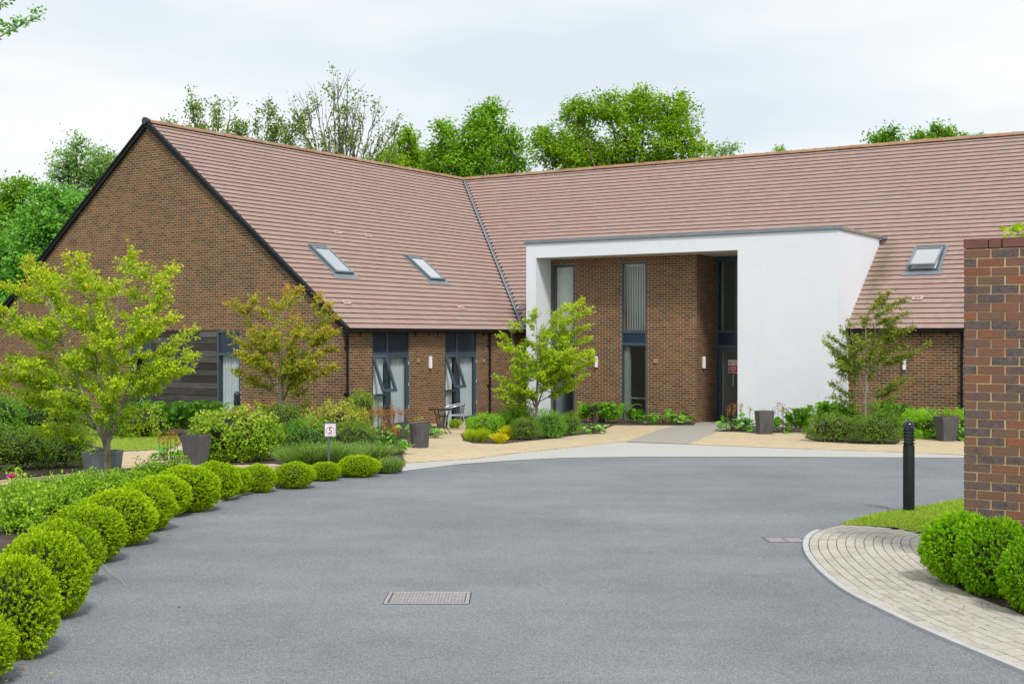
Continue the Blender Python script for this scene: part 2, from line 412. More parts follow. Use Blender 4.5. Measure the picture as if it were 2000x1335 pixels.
M_SOIL = m_plain('soil', (0.060, 0.042, 0.028), 0.95, 0.5, 5, bump=0.8)
M_LAWN = m_plain('lawn_turf', (0.21, 0.27, 0.028), 0.9, 0.25, 2.5, bump=0.5)
M_GROUND = m_plain('meadow_ground', (0.075, 0.10, 0.03), 0.95, 0.3, 0.4)
M_BARK = m_plain('bark_grey', (0.25, 0.225, 0.175), 0.9, 0.35, 14, bump=0.8)
M_BARKD = m_plain('bark_dark', (0.12, 0.10, 0.08), 0.9, 0.35, 6, bump=0.5)
M_STAKE = m_plain('stake_wood', (0.17, 0.125, 0.065), 0.85, 0.25, 20, bump=0.5)
def m_stone(name, c0, c1):
    t = NT(name); p = t.pos(); n = t.noise(5, 5, 0.65, t.mapped(p, scale=(1, 1, 0.5)))
    st = t.noise(9, 4, 0.6, t.mapped(p, scale=(3, 3, 0.35)))
    c = t.ramp(n, [(0.3, c0), (0.7, c1)])
    c = t.mix(t.math('MULTIPLY', t.math('SUBTRACT', st, 0.56, clamp=True), 2.5, clamp=True), c, tuple(x * 2.0 for x in c1))
    t.principled(c, 0.6, t.bump(t.noise(60, 3, 0.6, p), 0.003, 0.4)); return t.m
M_PLANTER = m_stone('planter_slate', (0.055, 0.054, 0.056), (0.10, 0.099, 0.102))
M_PLANTERB = m_stone('planter_zinc', (0.15, 0.165, 0.19), (0.23, 0.25, 0.28))
M_ALU = m_plain('aluminium', (0.68, 0.70, 0.72), 0.3, 0.05, 5, metal=0.6)
M_GREYPOST = m_plain('post_grey', (0.10, 0.115, 0.13), 0.45, 0.08)
M_LENS = m_plain('lamp_lens', (0.20, 0.22, 0.22), 0.2, 0.1)
M_BIN = m_plain('bin_green_grey', (0.055, 0.072, 0.065), 0.5, 0.15)
M_REDSIGN = m_plain('sign_red', (0.52, 0.01, 0.035), 0.45, 0.05)
M_REDPRINT = m_plain('print_red', (0.75, 0.28, 0.32), 0.5, 0.05)
M_INK = m_plain('print_dark', (0.03, 0.03, 0.045), 0.5, 0.05)
M_PALEINK = m_plain('print_grey', (0.55, 0.55, 0.60), 0.5, 0.05)
M_IRON = m_plain('cast_iron_worn', (0.37, 0.345, 0.355), 0.55, 0.2, 25, metal=0.2, bump=0.4)
M_IRONDARK = m_plain('cast_iron_recess', (0.17, 0.165, 0.17), 0.8, 0.2, 25)

# leaf palettes (base colours)
L_BOX = m_leaf('leaf_box', [(0, (0.199, 0.324, 0.008)), (0.4, (0.413, 0.610, 0.011)), (0.75, (0.629, 0.800, 0.013)), (1, (0.788, 0.800, 0.021))], 0.3)
L_BOXR = m_leaf('leaf_box_lush', [(0, (0.150, 0.321, 0.009)), (0.4, (0.299, 0.584, 0.012)), (0.75, (0.449, 0.769, 0.019)), (1, (0.598, 0.800, 0.031))], 0.3)
L_ACER = m_leaf('leaf_maple_lime', [(0, (0.210, 0.377, 0.014)), (0.45, (0.433, 0.613, 0.020)), (0.8, (0.715, 0.779, 0.034)), (0.9, (0.744, 0.800, 0.042)), (1.0, (0.744, 0.236, 0.034))], 0.4)
L_ACERR = m_leaf('leaf_maple_bronze', [(0, (0.221, 0.300, 0.026)), (0.4, (0.444, 0.479, 0.038)), (0.6, (0.681, 0.614, 0.055)), (0.74, (0.769, 0.342, 0.066)), (1.0, (0.739, 0.163, 0.066))], 0.4)
L_ACERD = m_leaf('leaf_maple_dull', [(0, (0.138, 0.216, 0.021)), (0.4, (0.262, 0.361, 0.034)), (0.75, (0.422, 0.443, 0.052)), (0.88, (0.422, 0.240, 0.068)), (1.0, (0.398, 0.145, 0.077))], 0.4)
L_TREE = m_leaf('leaf_tree_bright', [(0, (0.094, 0.236, 0.013)), (0.5, (0.216, 0.442, 0.022)), (1, (0.382, 0.618, 0.036))], 0.4)
L_TREEY = m_leaf('leaf_tree_yellowgreen', [(0, (0.129, 0.268, 0.010)), (0.5, (0.301, 0.504, 0.018)), (1, (0.505, 0.686, 0.028))], 0.4)
L_TREED = m_leaf('leaf_tree_dark', [(0, (0.078, 0.239, 0.035)), (0.5, (0.174, 0.436, 0.055)), (1, (0.311, 0.620, 0.085))], 0.35)
L_TREEP = m_leaf('leaf_tree_pale', [(0, (0.173, 0.330, 0.087)), (0.5, (0.317, 0.519, 0.146)), (1, (0.476, 0.676, 0.200))], 0.4)
L_SPARSE = m_leaf('leaf_sparse_olive', [(0, (0.117, 0.222, 0.047)), (0.5, (0.222, 0.350, 0.070)), (1, (0.467, 0.501, 0.093))], 0.4)
L_DOG = m_leaf('leaf_shrub_lime', [(0, (0.107, 0.223, 0.011)), (0.45, (0.260, 0.439, 0.019)), (0.8, (0.427, 0.586, 0.048)), (0.92, (0.579, 0.620, 0.176)), (1.0, (0.518, 0.258, 0.082))], 0.3)
L_SPIREA = m_leaf('leaf_shrub_gold', [(0, (0.160, 0.250, 0.021)), (0.4, (0.375, 0.437, 0.035)), (0.75, (0.570, 0.589, 0.107)), (0.88, (0.641, 0.356, 0.090)), (1.0, (0.589, 0.197, 0.107))], 0.3)
L_GREEN = m_leaf('leaf_shrub_green', [(0, (0.076, 0.216, 0.026)), (0.5, (0.166, 0.392, 0.031)), (1, (0.317, 0.594, 0.046))], 0.3)
L_OLIVE = m_leaf('leaf_shrub_olive', [(0, (0.080, 0.173, 0.023)), (0.5, (0.173, 0.300, 0.035)), (0.85, (0.287, 0.413, 0.048)), (1, (0.413, 0.230, 0.067))], 0.3)
L_HEBE = m_leaf('leaf_hebe', [(0, (0.143, 0.335, 0.021)), (0.5, (0.309, 0.619, 0.025)), (1, (0.477, 0.800, 0.051))], 0.3)
L_FERN = m_leaf('leaf_fern', [(0, (0.109, 0.268, 0.020)), (0.5, (0.209, 0.447, 0.024)), (1, (0.327, 0.575, 0.039))], 0.4)
L_FERND = m_leaf('leaf_fern_dark', [(0, (0.065, 0.184, 0.021)), (0.5, (0.129, 0.324, 0.026)), (1, (0.237, 0.475, 0.043))], 0.4)
L_ROSE = m_leaf('leaf_rose', [(0, (0.140, 0.292, 0.017)), (0.5, (0.297, 0.528, 0.029)), (0.85, (0.490, 0.681, 0.057)), (1, (0.618, 0.778, 0.114))], 0.3)
L_LAV = m_leaf('leaf_lavender', [(0, (0.130, 0.240, 0.041)), (0.5, (0.231, 0.380, 0.065)), (0.85, (0.333, 0.500, 0.106)), (1, (0.316, 0.341, 0.238))], 0.3)
L_GOLD = m_leaf('leaf_golden_tuft', [(0, (0.304, 0.370, 0.014)), (0.4, (0.552, 0.555, 0.016)), (0.8, (0.800, 0.661, 0.021)), (1, (0.800, 0.714, 0.034))], 0.35)
L_LIME = m_leaf('leaf_lime_tuft', [(0, (0.211, 0.357, 0.016)), (0.5, (0.390, 0.552, 0.020)), (1, (0.650, 0.715, 0.033))], 0.35)
L_BERG = m_leaf('leaf_bergenia', [(0, (0.088, 0.265, 0.022)), (0.5, (0.165, 0.441, 0.030)), (0.9, (0.287, 0.618, 0.065)), (1, (0.574, 0.177, 0.065))], 0.2, 0.3, 0.5)
L_SEED = m_leaf('flower_rust', [(0, (0.30, 0.11, 0.03)), (0.6, (0.46, 0.19, 0.05)), (1, (0.55, 0.28, 0.09))], 0.2)
L_GRASS = m_leaf('grass_blade', [(0, (0.164, 0.309, 0.015)), (0.5, (0.303, 0.483, 0.023)), (0.85, (0.444, 0.579, 0.051)), (1, (0.622, 0.657, 0.181))], 0.3)
L_PINK = m_leaf('petal_magenta', [(0, (0.80, 0.012, 0.50)), (1, (0.92, 0.03, 0.66))], 0.45)
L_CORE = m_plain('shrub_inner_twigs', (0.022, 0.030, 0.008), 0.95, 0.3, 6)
L_TWIG = m_plain('twig_brown', (0.12, 0.085, 0.05), 0.9, 0.2, 9)

# ------------------------------------------------------------------ pieces: bricks, tiles, pavers
UNIT_V = np.array([(x, y, z) for z in (-.5, .5) for y in (-.5, .5) for x in (-.5, .5)])
# local axes of a piece: x = length, y = depth (front face at y = -0.5), z = height; back left open
UNIT_Q5 = np.array([(0, 1, 5, 4), (0, 2, 3, 1), (4, 5, 7, 6), (0, 4, 6, 2), (1, 3, 7, 5)])
def project(W):
    W = np.atleast_2d(W); return 1000 + W[:, 0] / W[:, 1] * F, 658 - (W[:, 2] - CAMH) / W[:, 1] * F
def pieces(name, mat, C, M, parent, to_world, view, most=300, shared=None):
    """C (n,3) centres, M (n,3,3) basis columns scaled to the piece's size. The nearest `most` in `view` become objects
    of their own sharing one mesh; the rest one joined part."""
    C = np.asarray(C, float); M = np.asarray(M, float)
    W = to_world(C); px, py = project(W)
    ok = (W[:, 1] > 1) & (px > view[0]) & (px < view[2]) & (py > view[1]) & (py < view[3])
    idx = np.where(ok)[0]; idx = idx[np.argsort(W[idx, 1])][:most]
    one = np.zeros(len(C), bool); one[idx] = True
    me = raw_mesh(name, UNIT_V, UNIT_Q5, mat)
    for i in idx:
        o = bpy.data.objects.new(name, me); col.objects.link(o); o.parent = parent
        m4 = Matrix.Identity(4)
        for r in range(3):
            for c_ in range(3): m4[r][c_] = M[i, r, c_]
            m4[r][3] = C[i, r]
        o.matrix_local = m4
    rest = np.where(~one)[0]
    if len(rest):
        vv = np.einsum('nij,kj->nki', M[rest], UNIT_V) + C[rest][:, None, :]
        q = (UNIT_Q5[None] + (np.arange(len(rest)) * 8)[:, None, None]).reshape(-1, 4)
        o = link(name, raw_mesh(name, vv.reshape(-1, 3), q, mat), parent); o['kind'] = 'stuff'
def basis(u, d, h): return np.stack([np.asarray(u, float), np.asarray(d, float), np.asarray(h, float)], axis=1)

BLD = empty('brick_building', L2W(0, 0, 0), ANG)
tag(BLD, 'long brown brick building with steep pink tiled roofs and white porch', 'building')
def bld_world(C):
    C = np.atleast_2d(C); p = CORNER[None] + C[:, :1] * E2[None] + C[:, 1:2] * E1[None]
    return np.concatenate([p, C[:, 2:3]], axis=1)

COURSE, BL, JT = 0.075, 0.225, 0.0145
ZB = -0.75
bricksC, bricksM = [], []
brng = np.random.default_rng(5)
def brick_wall(org, ud, nd, u0f, u1f, z0, z1, holes, start=0.0):
    """rows of bricks on the plane through org; ud along the wall, nd outward; u0f/u1f limit functions of z"""
    ud, nd = np.array(ud, float), np.array(nd, float)
    row0 = math.floor((z0 - ZB) / COURSE)
    z = ZB + row0 * COURSE; k = row0
    while z + COURSE * 0.6 < z1:
        zc = z + COURSE / 2
        spans = [(u0f(zc), u1f(zc))]
        for (a, b, c, d) in holes:
            if c < zc < d:
                ns = []
                for (s, e) in spans:
                    if b <= s or a >= e: ns.append((s, e)); continue
                    if a > s: ns.append((s, a))
                    if b < e: ns.append((b, e))
                spans = ns
        off = start + (BL / 2 if k % 2 else 0)
        for (s, e) in spans:
            i0 = math.floor((s - off) / BL) - 1; i1 = math.ceil((e - off) / BL) + 1
            for i in range(i0, i1):
                a = max(s, off + i * BL + JT / 2); b = min(e, off + (i + 1) * BL - JT / 2)
                if b - a < 0.035: continue
                pr = 0.003 + brng.uniform(-0.001, 0.0015)
                c = np.array(org) + ud * (a + b) / 2 + nd * (pr / 2 - 0.004); c = c + np.array([0, 0, zc])
                bricksC.append(c); bricksM.append(basis(ud * (b - a), -nd * (pr + 0.008), (0, 0, COURSE - JT)))
        z += COURSE; k += 1
def wall_cells(mb, org, ud, nd, u0, u1, z0, z1, holes, th=0.30):
    us = sorted({u0, u1, *[h[0] for h in holes], *[h[1] for h in holes]}); 
    ud, nd = np.array(ud, float), np.array(nd, float); org = np.array(org, float)
    for i in range(len(us) - 1):
        a, b = us[i], us[i + 1]; um = (a + b) / 2
        hs = sorted([(h[2], h[3]) for h in holes if h[0] < um < h[1]]); zz = z0; segs = []
        for (c, d) in hs:
            if c > zz: segs.append((zz, c))
            zz = max(zz, d)
        if zz < z1: segs.append((zz, z1))
        for (c, d) in segs:
            v = [org + ud * uu + nd * nn + np.array([0, 0, z]) for z in (c, d) for nn in (0, -th) for uu in (a, b)]
            mb.add(v, [(0, 2, 3, 1), (4, 5, 7, 6), (0, 1, 5, 4), (2, 6, 7, 3), (0, 4, 6, 2), (1, 3, 7, 5)])

# ---- roof geometry (building frame: X right along the main range, Y away along the wing)
K = 0.795; ZE = 2.62; XR = -7.95; YR = 17.30; ZR = ZE - K * XR; YM = 9.35; XEND = 30.0
PX0, PX1, PY0, PY1, PZ = 0.82, 11.41, 8.40, 12.46, 5.30     # porch block
WIN_SIDE = [(1.30, 3.08, ZB, 2.45), (4.905, 6.70, ZB, 2.45)]
WIN_GABLE = [(-4.95, -3.96, ZB, 2.40), (-7.83, -4.95, ZB, 2.40), (-8.80, -7.83, ZB, 2.40)]
WIN_REC = [(1.25, 2.13, ZB, 4.64), (3.88, 4.81, ZB, 4.64)]
core = MB()
# gable end (faces -Y)
wall_cells(core, (0, 0, 0), (1, 0, 0), (0, -1, 0), -15.9, -0.001, ZB, 2.52, WIN_GABLE)
core.prism([(-15.9, 2.52), (-0.001, 2.52), (-7.95, ZR - 0.10)], 1, 0.0, 0.30)
wall_cells(core, (0, 0, 0), (0, 1, 0), (1, 0, 0), 0.0, YM, ZB, 2.50, WIN_SIDE)
wall_cells(core, (0, YM, 0), (1, 0, 0), (0, -1, 0), 0.001, PX0 + 0.2, ZB, 2.5, [])
wall_cells(core, (0, YM, 0), (1, 0, 0), (0, -1, 0), PX0 + 0.2, 6.565, ZB, 4.95, WIN_REC)
wall_cells(core, (6.566, YM + 0.3, 0), (0, 1, 0), (1, 0, 0), 0.0, 1.26, ZB, 4.95, [])
wall_cells(core, (0, YM, 0), (1, 0, 0), (0, -1, 0), PX1 - 0.1, XEND, ZB, 2.5, [])
# far walls close the volume
core.box(-15.9, -15.6, 0.302, 25.0, ZB, 2.5); core.box(-15.6, XEND, 24.7, 25.0, ZB, 2.5); core.box(XEND - 0.3, XEND, YM + 0.302, 24.7, ZB, 2.5)
core.build('wall', M_MORTAR, BLD)
def gab0(z): return -15.9 if z < 2.5 else -7.95 - (ZR - 0.12 - z) / K
def gab1(z): return 0.0 if z < 2.5 else -7.95 + (ZR - 0.12 - z) / K
brick_wall((0, 0, 0), (1, 0, 0), (0, -1, 0), gab0, gab1, ZB, ZR - 0.2, WIN_GABLE)
brick_wall((0, 0, 0), (0, 1, 0), (1, 0, 0), lambda z: 0.0, lambda z: YM - 0.01, ZB, 2.47, WIN_SIDE, 0.1125)
brick_wall((0, YM, 0), (1, 0, 0), (0, -1, 0), lambda z: 0.012, lambda z: PX0 - 0.01, ZB, 2.46, [])
brick_wall((0, YM, 0), (1, 0, 0), (0, -1, 0), lambda z: 1.20, lambda z: 6.566, ZB, 4.80, WIN_REC, 0.04)
brick_wall((6.566, YM, 0), (0, 1, 0), (1, 0, 0), lambda z: 0.0, lambda z: 1.56, ZB, 4.80, [], 0.1125)
brick_wall((0, YM, 0), (1, 0, 0), (0, -1, 0), lambda z: PX1 + 0.01, lambda z: 26.0, ZB, 2.47, [], 0.07)
pieces('brick', M_BRICK, bricksC, bricksM, BLD, bld_world, (650, 640, 1870, 790))

# ---- roof decks
deck = MB()
def slab(quad, t=0.10):
    q = [np.array(p, float) for p in quad]; lo = [p - np.array([0, 0, t]) for p in q]
    deck.add(q + lo, [(0, 1, 2, 3), (7, 6, 5, 4), (0, 4, 5, 1), (1, 5, 6, 2), (2, 6, 7, 3), (3, 7, 4, 0)])
def zw(x): return ZE - K * x
def zm(y): return ZE + K * (y - YM)
YV = -0.06
slab([(0.22, YV, zw(0.22)), (0.22, YM - 0.22, zw(0.22)), (XR, YR, ZR), (XR, YV, ZR)])            # wing, visible slope
slab([(2 * XR - 0.22, YV, zw(0.22)), (XR, YV, ZR), (XR, YR, ZR), (2 * XR - 0.22, 25.2, zw(0.22))])  # wing, far slope
slab([(0.22, YM - 0.22, zm(YM - 0.22)), (PX0, YM - 0.22, zm(YM - 0.22)), (PX0, YR, ZR), (XR, YR, ZR)])
slab([(PX0, PY1 + 0.05, zm(PY1 + 0.05)), (PX1, PY1 + 0.05, zm(PY1 + 0.05)), (PX1, YR, ZR), (PX0, YR, ZR)])
slab([(PX1, YM - 0.22, zm(YM - 0.22)), (XEND, YM - 0.22, zm(YM - 0.22)), (XEND, YR, ZR), (PX1, YR, ZR)])
slab([(XR, YR, ZR), (XEND, YR, ZR), (XEND, 25.2, zm(YM - 0.25)), (2 * XR - 0.22, 25.2, zm(YM - 0.25))])
deck.build('roof', M_UNDER, BLD)
# ---- roof tiles
tC, tM = [], []
GA, TW, TT = 0.238, 0.200, 0.011
cs, sn = 1 / math.hypot(1, K), K / math.hypot(1, K)
trng = np.random.default_rng(8)
SL = math.hypot(1, K)
nrow = int((0.24 - XR) * SL / GA) + 1
def tile_rows(kind):
    for r in range(nrow):
        dlow = r * GA                                 # distance up the slope from the eaves
        h = 0.24 - dlow / SL                          # X (wing) of the tile's lower edge
        if h < XR + 0.05: break
        ln = GA + 0.05
        if kind == 'wing': up = np.array([-cs, 0, sn]); al = np.array([0, 1, 0]); nm = np.array([sn, 0, cs])
        else: up = np.array([0, cs, sn]); al = np.array([1, 0, 0]); nm = np.array([0, -sn, cs])
        ym = YM - h
        rngs = []
        if kind == 'wing': rngs = [(YV - 0.02, YM - h - 0.03)]
        else:
            if ym < PY1 + 0.02: rngs = [(h + 0.03, PX0 - 0.005), (PX1 + 0.005, XEND)]
            else: rngs = [(h + 0.03, XEND)]
        off = TW / 2 if r % 2 else 0.0
        for (s, e) in rngs:
            for i in range(math.floor((s - off) / TW) - 1, math.ceil((e - off) / TW) + 1):
                a = max(s, off + i * TW + 0.0006); b = min(e, off + (i + 1) * TW - 0.0006)
                if b - a < 0.03: continue
                if kind == 'main' and a > 19: continue
                th = 0.0245 + trng.uniform(-0.0012, 0.0014)   # lift of the lower edge above the course below
                j = trng.uniform(-0.0025, 0.0025)
                tilt = (th + 0.016) / ln
                upv = up * 1.0 - nm * tilt; upv /= np.linalg.norm(upv)
                nmv = np.cross(al, upv); nmv *= (1 if nmv @ nm > 0 else -1)
                if kind == 'wing': low = np.array([h, (a + b) / 2, zw(h)])
                else: low = np.array([(a + b) / 2, ym, zm(ym)])
                c = low + up * j + nm * (th + 0.012) + upv * ln / 2
                tC.append(c); tM.append(basis(al * (b - a), -nmv * TT, upv * ln))
        
tile_rows('wing'); tile_rows('main')
pieces('roof_tile', M_TILE, tC, tM, BLD, bld_world, (640, 240, 1875, 640))
# plain tiled sheet of the far main slope past the frame (real slope, out of frame)
mb = MB(); mb.add([(18.95, YM - 0.24, zm(YM - 0.24) + 0.02), (XEND, YM - 0.24, zm(YM - 0.24) + 0.02), (XEND, YR, ZR + 0.02), (18.95, YR, ZR + 0.02)], [(0, 1, 2, 3)])
mb.build('roof_covering', M_TILE, BLD)
# ---- ridge tiles (half round, each overlapping the next)
rt = MB(); prof = []
for k in range(9):
    a = math.pi * (k / 8) * 1.0; prof.append((math.cos(a) * 0.135, math.sin(a) * 0.125 - 0.03))
v = [(p[0], 0.0, p[1]) for p in prof] + [(p[0] * 0.96, 0.46, p[1] * 0.96) for p in prof]
rt.add(v, [(i, i + 1, 10 + i, 9 + i) for i in range(8)], 0, True)
v2 = [(p[0] * 1.06, -0.02, p[1] * 1.06 + 0.002) for p in prof] + [(p[0] * 1.06, 0.05, p[1] * 1.06 + 0.002) for p in prof]
rt.add(v2, [(i, i + 1, 10 + i, 9 + i) for i in range(8)], 0, True)
rt.add([v2[i] for i in range(9)] + [v[i] for i in range(9)], [(i, i + 1, 10 + i, 9 + i) for i in range(8)], 0)
rto = rt.build('ridge_tile', M_RIDGE, BLD); rme = rto.data
rto.location = (XR, YV + 0.05, ZR + 0.02)
for i in range(1, 38): link('ridge_tile', rme, BLD, (XR, YV + 0.05 + i * 0.455, ZR + 0.02 + brng.uniform(-.004, .004)))
for i in range(0, 56): link('ridge_tile', rme, BLD, (XR + 0.1 + i * 0.455, YR, ZR + 0.02 + brng.uniform(-.004, .004)), -math.pi / 2)
# ---- black verge trim on the gable
for sgn in (1, -1):
    mb = MB(); 
    x0, z0 = -7.95, ZR + 0.06; x1 = -7.95 + sgn * 8.22; z1 = zw(0.27) + 0.045
    poly = [(x0, z0), (x1, z1), (x1, z1 - 0.20), (x0, z0 - 0.20)]
    mb.prism(poly if sgn > 0 else poly[::-1], 1, YV - 0.06, YV + 0.02)
    poly = [(x0, z0 + 0.012), (x1, z1 + 0.012), (x1, z1 - 0.06), (x0, z0 - 0.06)]
    mb.prism(poly if sgn > 0 else poly[::-1], 1, YV - 0.085, YV + 0.05)
    mb.build('verge_trim', M_BLACK, BLD)
mb = MB(); mb.prism([(0.115 * math.cos(a), 0.115 * math.sin(a)) for a in np.linspace(0, 2 * math.pi, 20, endpoint=False)], 1, -0.06, 0.06)
mb.build('ridge_end_cap', M_CAP, BLD, (XR, YV - 0.06, ZR + 0.04))
# ---- valley gutter
mb = MB(); a = np.array([0.28, YM - 0.28, zw(0.28) + 0.06]); b = np.array([XR, YR, ZR + 0.06]); d = (b - a); d /= np.linalg.norm(d)
sd_ = np.cross(d, [0, 0, 1]); sd_ /= np.linalg.norm(sd_)
upn = np.cross(sd_, d)
for s in (-1, 1): mb.tube([a + sd_ * s * 0.055 + upn * 0.02, b + sd_ * s * 0.055 + upn * 0.02], 0.016, 6, 1 if s < 0 else 0)
mb.add([a - sd_ * 0.055, a + sd_ * 0.055, b + sd_ * 0.055, b - sd_ * 0.055], [(0, 1, 2, 3)])
mb.build('valley_gutter', [M_LEAD, M_BLACK], BLD)
# ---- eaves: fascia and gutters, rise-and-fall brackets, downpipes
def gutter(p0, p1, out):
    mb = MB(); p0, p1, out = [np.array(q, float) for q in (p0, p1, out)]
    pts = []
    for k in range(9):
        an = math.pi + math.pi * k / 8
        pts.append((math.cos(an) * 0.058, math.sin(an) * 0.058))
    pts += [(0.05, 0), *[(math.cos(math.pi * 2 - math.pi * k / 8) * 0.050, math.sin(math.pi * 2 - math.pi * k / 8) * 0.050) for k in range(9)]]
    n = len(pts)
    v = [p + out * (0.065 + q[0]) + np.array([0, 0, q[1]]) for p in (p0, p1) for q in pts]
    mb.add(v, [(i, (i + 1) % n, n + (i + 1) % n, n + i) for i in range(n)]); mb.add(v[:n], [tuple(range(n))]); mb.add(v[n:], [tuple(range(n))])
    return mb.build('gutter', M_BLACK, BLD)
ge = zw(0.22) - 0.06
gutter((0.20, -0.12, ge), (0.20, YM - 0.24, ge), (1, 0, 0)); gutter((0.24, YM - 0.20, ge), (PX0, YM - 0.20, ge), (0, -1, 0)); gutter((PX1, YM - 0.20, ge), (XEND, YM - 0.20, ge), (0, -1, 0))
mb = MB(); mb.box(0.02, 0.20, -0.06, YM - 0.01, 2.42, 2.455); mb.box(0.02, PX0, YM - 0.20, YM - 0.02, 2.42, 2.455); mb.box(PX1, XEND, YM - 0.20, YM - 0.012, 2.42, 2.455)
mb.build('soffit_board', M_BLACK, BLD)
def bracket(x, y, d):
    mb = MB()
    if d == 'x': mb.box(x, x + 0.018, y - 0.012, y + 0.012, 2.24, 2.43); mb.tube([(x + 0.01, y, 2.28), (x + 0.16, y, 2.42)], 0.008, 5)
    else: mb.box(x - 0.012, x + 0.012, y - 0.018, y, 2.24, 2.43); mb.tube([(x, y - 0.01, 2.28), (x, y - 0.16, 2.42)], 0.008, 5)
    mb.build('gutter_bracket', M_BLACK, BLD)
for y in (0.75, 3.35, 4.05, 4.5, 7.05, 8.1): bracket(0.004, y, 'x')
for x in (12.0, 12.75, 13.5, 14.25, 15.0): bracket(x, YM - 0.004, 'y')
def downpipe(x, y, nx, ny, ztop=2.46, zbot=-0.6, clips=True):
    mb = MB(); r = 0.036
    c = np.array([x + nx * 0.07, y + ny * 0.07])
    mb.tube([(c[0], c[1], zbot), (c[0], c[1], ztop)], r, 10)
    mb.lathe([(r + 0.004, ztop - 0.18), (r + 0.010, ztop - 0.17), (r + 0.010, ztop - 0.1), (r + 0.004, ztop - 0.09)], 12, 0, c[0], c[1])
    o = mb.build('downpipe', M_BLACK, BLD)
    for z in (1.92, 0.62):
        cb = MB(); cb.lathe([(r, z - 0.02), (r + 0.012, z - 0.02), (r + 0.012, z + 0.02), (r, z + 0.02)], 12, 0, c[0], c[1])
        cb.box(c[0] - nx * 0.07 - ny * 0.075 - 0.012 - 0.0 * nx, c[0] + ny * 0.075 + 0.012, c[1] - abs(nx) * 0.075 - 0.012, c[1] + abs(nx) * 0.0 + 0.012, z - 0.018, z + 0.018) if nx else cb.box(c[0] - 0.08, c[0] + 0.012, c[1] - 0.01, c[1] + 0.06, z - 0.018, z + 0.018)
        cb.build('pipe_clip', M_BLACK, o)
downpipe(0, 0.12, 1, 0); downpipe(0, 7.36, 1, 0); downpipe(14.66, YM, 0, -1); downpipe(PX1 + 0.12, YM, 0, -1, 2.46, 1.95)
# ---- roof windows
def roof_window(origin, al, up, nm, w, h, opened=0.0):
    """origin: lower left corner on the roof; al along eaves, up the slope, nm roof normal"""
    al, up, nm = [np.array(q, float) for q in (al, up, nm)]; o = np.array(origin, float)
    def P(a, b, c): return o + al * a + up * b + nm * c
    def bx(mb, a0, a1, b0, b1, c0, c1, mi=0):
        v = [P(x, y, z) for z in (c0, c1) for y in (b0, b1) for x in (a0, a1)]
        mb.add(v, [(0, 2, 3, 1), (4, 5, 7, 6), (0, 1, 5, 4), (2, 6, 7, 3), (0, 4, 6, 2), (1, 3, 7, 5)], mi)
    fr = MB(); t = 0.055; hz = 0.09
    bx(fr, 0, t, 0, h, 0, hz); bx(fr, w - t, w, 0, h, 0, hz); bx(fr, t, w - t, 0, t, 0, hz); bx(fr, t, w - t, h - 0.15, h, 0, hz + 0.015)
    f = fr.build('roof_window', M_RWFRAME, BLD)
    fl = MB()
    bx(fl, -0.16, w + 0.16, -0.20, 0.0, 0.036, 0.044); bx(fl, -0.07, 0, 0.0, h, 0.0, 0.05); bx(fl, w, w + 0.07, 0.0, h, 0.0, 0.05)
    fl.build('flashing', M_ZINC, f)
    sh = MB(); 
    # sash, hinged at the top when open
    ca, sa = math.cos(opened), math.sin(opened)
    def S(a, b, c):
        bb = h - 0.15 - b; return P(a, h - 0.15 - bb * ca - c * sa * 0, hz + bb * sa + c)
    def sb(mb, a0, a1, b0, b1, c0, c1):
        v = [S(x, y, z) for z in (c0, c1) for y in (b0, b1) for x in (a0, a1)]
        mb.add(v, [(0, 2, 3, 1), (4, 5, 7, 6), (0, 1, 5, 4), (2, 6, 7, 3), (0, 4, 6, 2), (1, 3, 7, 5)])
    q = 0.05
    sb(sh, 0.03, 0.03 + q, 0.0, h - 0.15, 0.003, 0.04); sb(sh, w - 0.03 - q, w - 0.03, 0.0, h - 0.15, 0.003, 0.04)
    sb(sh, 0.03 + q, w - 0.03 - q, 0.0, q + 0.02, 0.003, 0.045); sb(sh, 0.03 + q, w - 0.03 - q, h - 0.15 - q, h - 0.15, 0.003, 0.04)
    sh.build('sash', M_ZINC, f)
    pn = MB(); sb(pn, 0.03 + q, w - 0.03 - q, q + 0.02, h - 0.15 - q, 0.012, 0.02); pn.build('pane', M_GLASSROOF, f)
    bl = MB(); bx(bl, t, w - t, t, (h - 0.15) * (0.97 if opened == 0 else 0.72), 0.045, 0.055); bl.build('blind', M_WHITE, f)
upW, nmW = np.array([-cs, 0, sn]), np.array([sn, 0, cs]); upM, nmM = np.array([0, cs, sn]), np.array([0, -sn, cs])
def onW(x, y): return np.array([x, y, zw(x)])
def onM(x, y): return np.array([x, y, zm(y)])
roof_window(onW(-1.83, 1.78), (0, 1, 0), upW, nmW, 0.84, 1.42); roof_window(onW(-1.80, 6.52), (0, 1, 0), upW, nmW, 0.84, 1.36)
roof_window(onM(12.62, 11.28), (1, 0, 0), upM, nmM, 0.88, 1.25, 0.13)
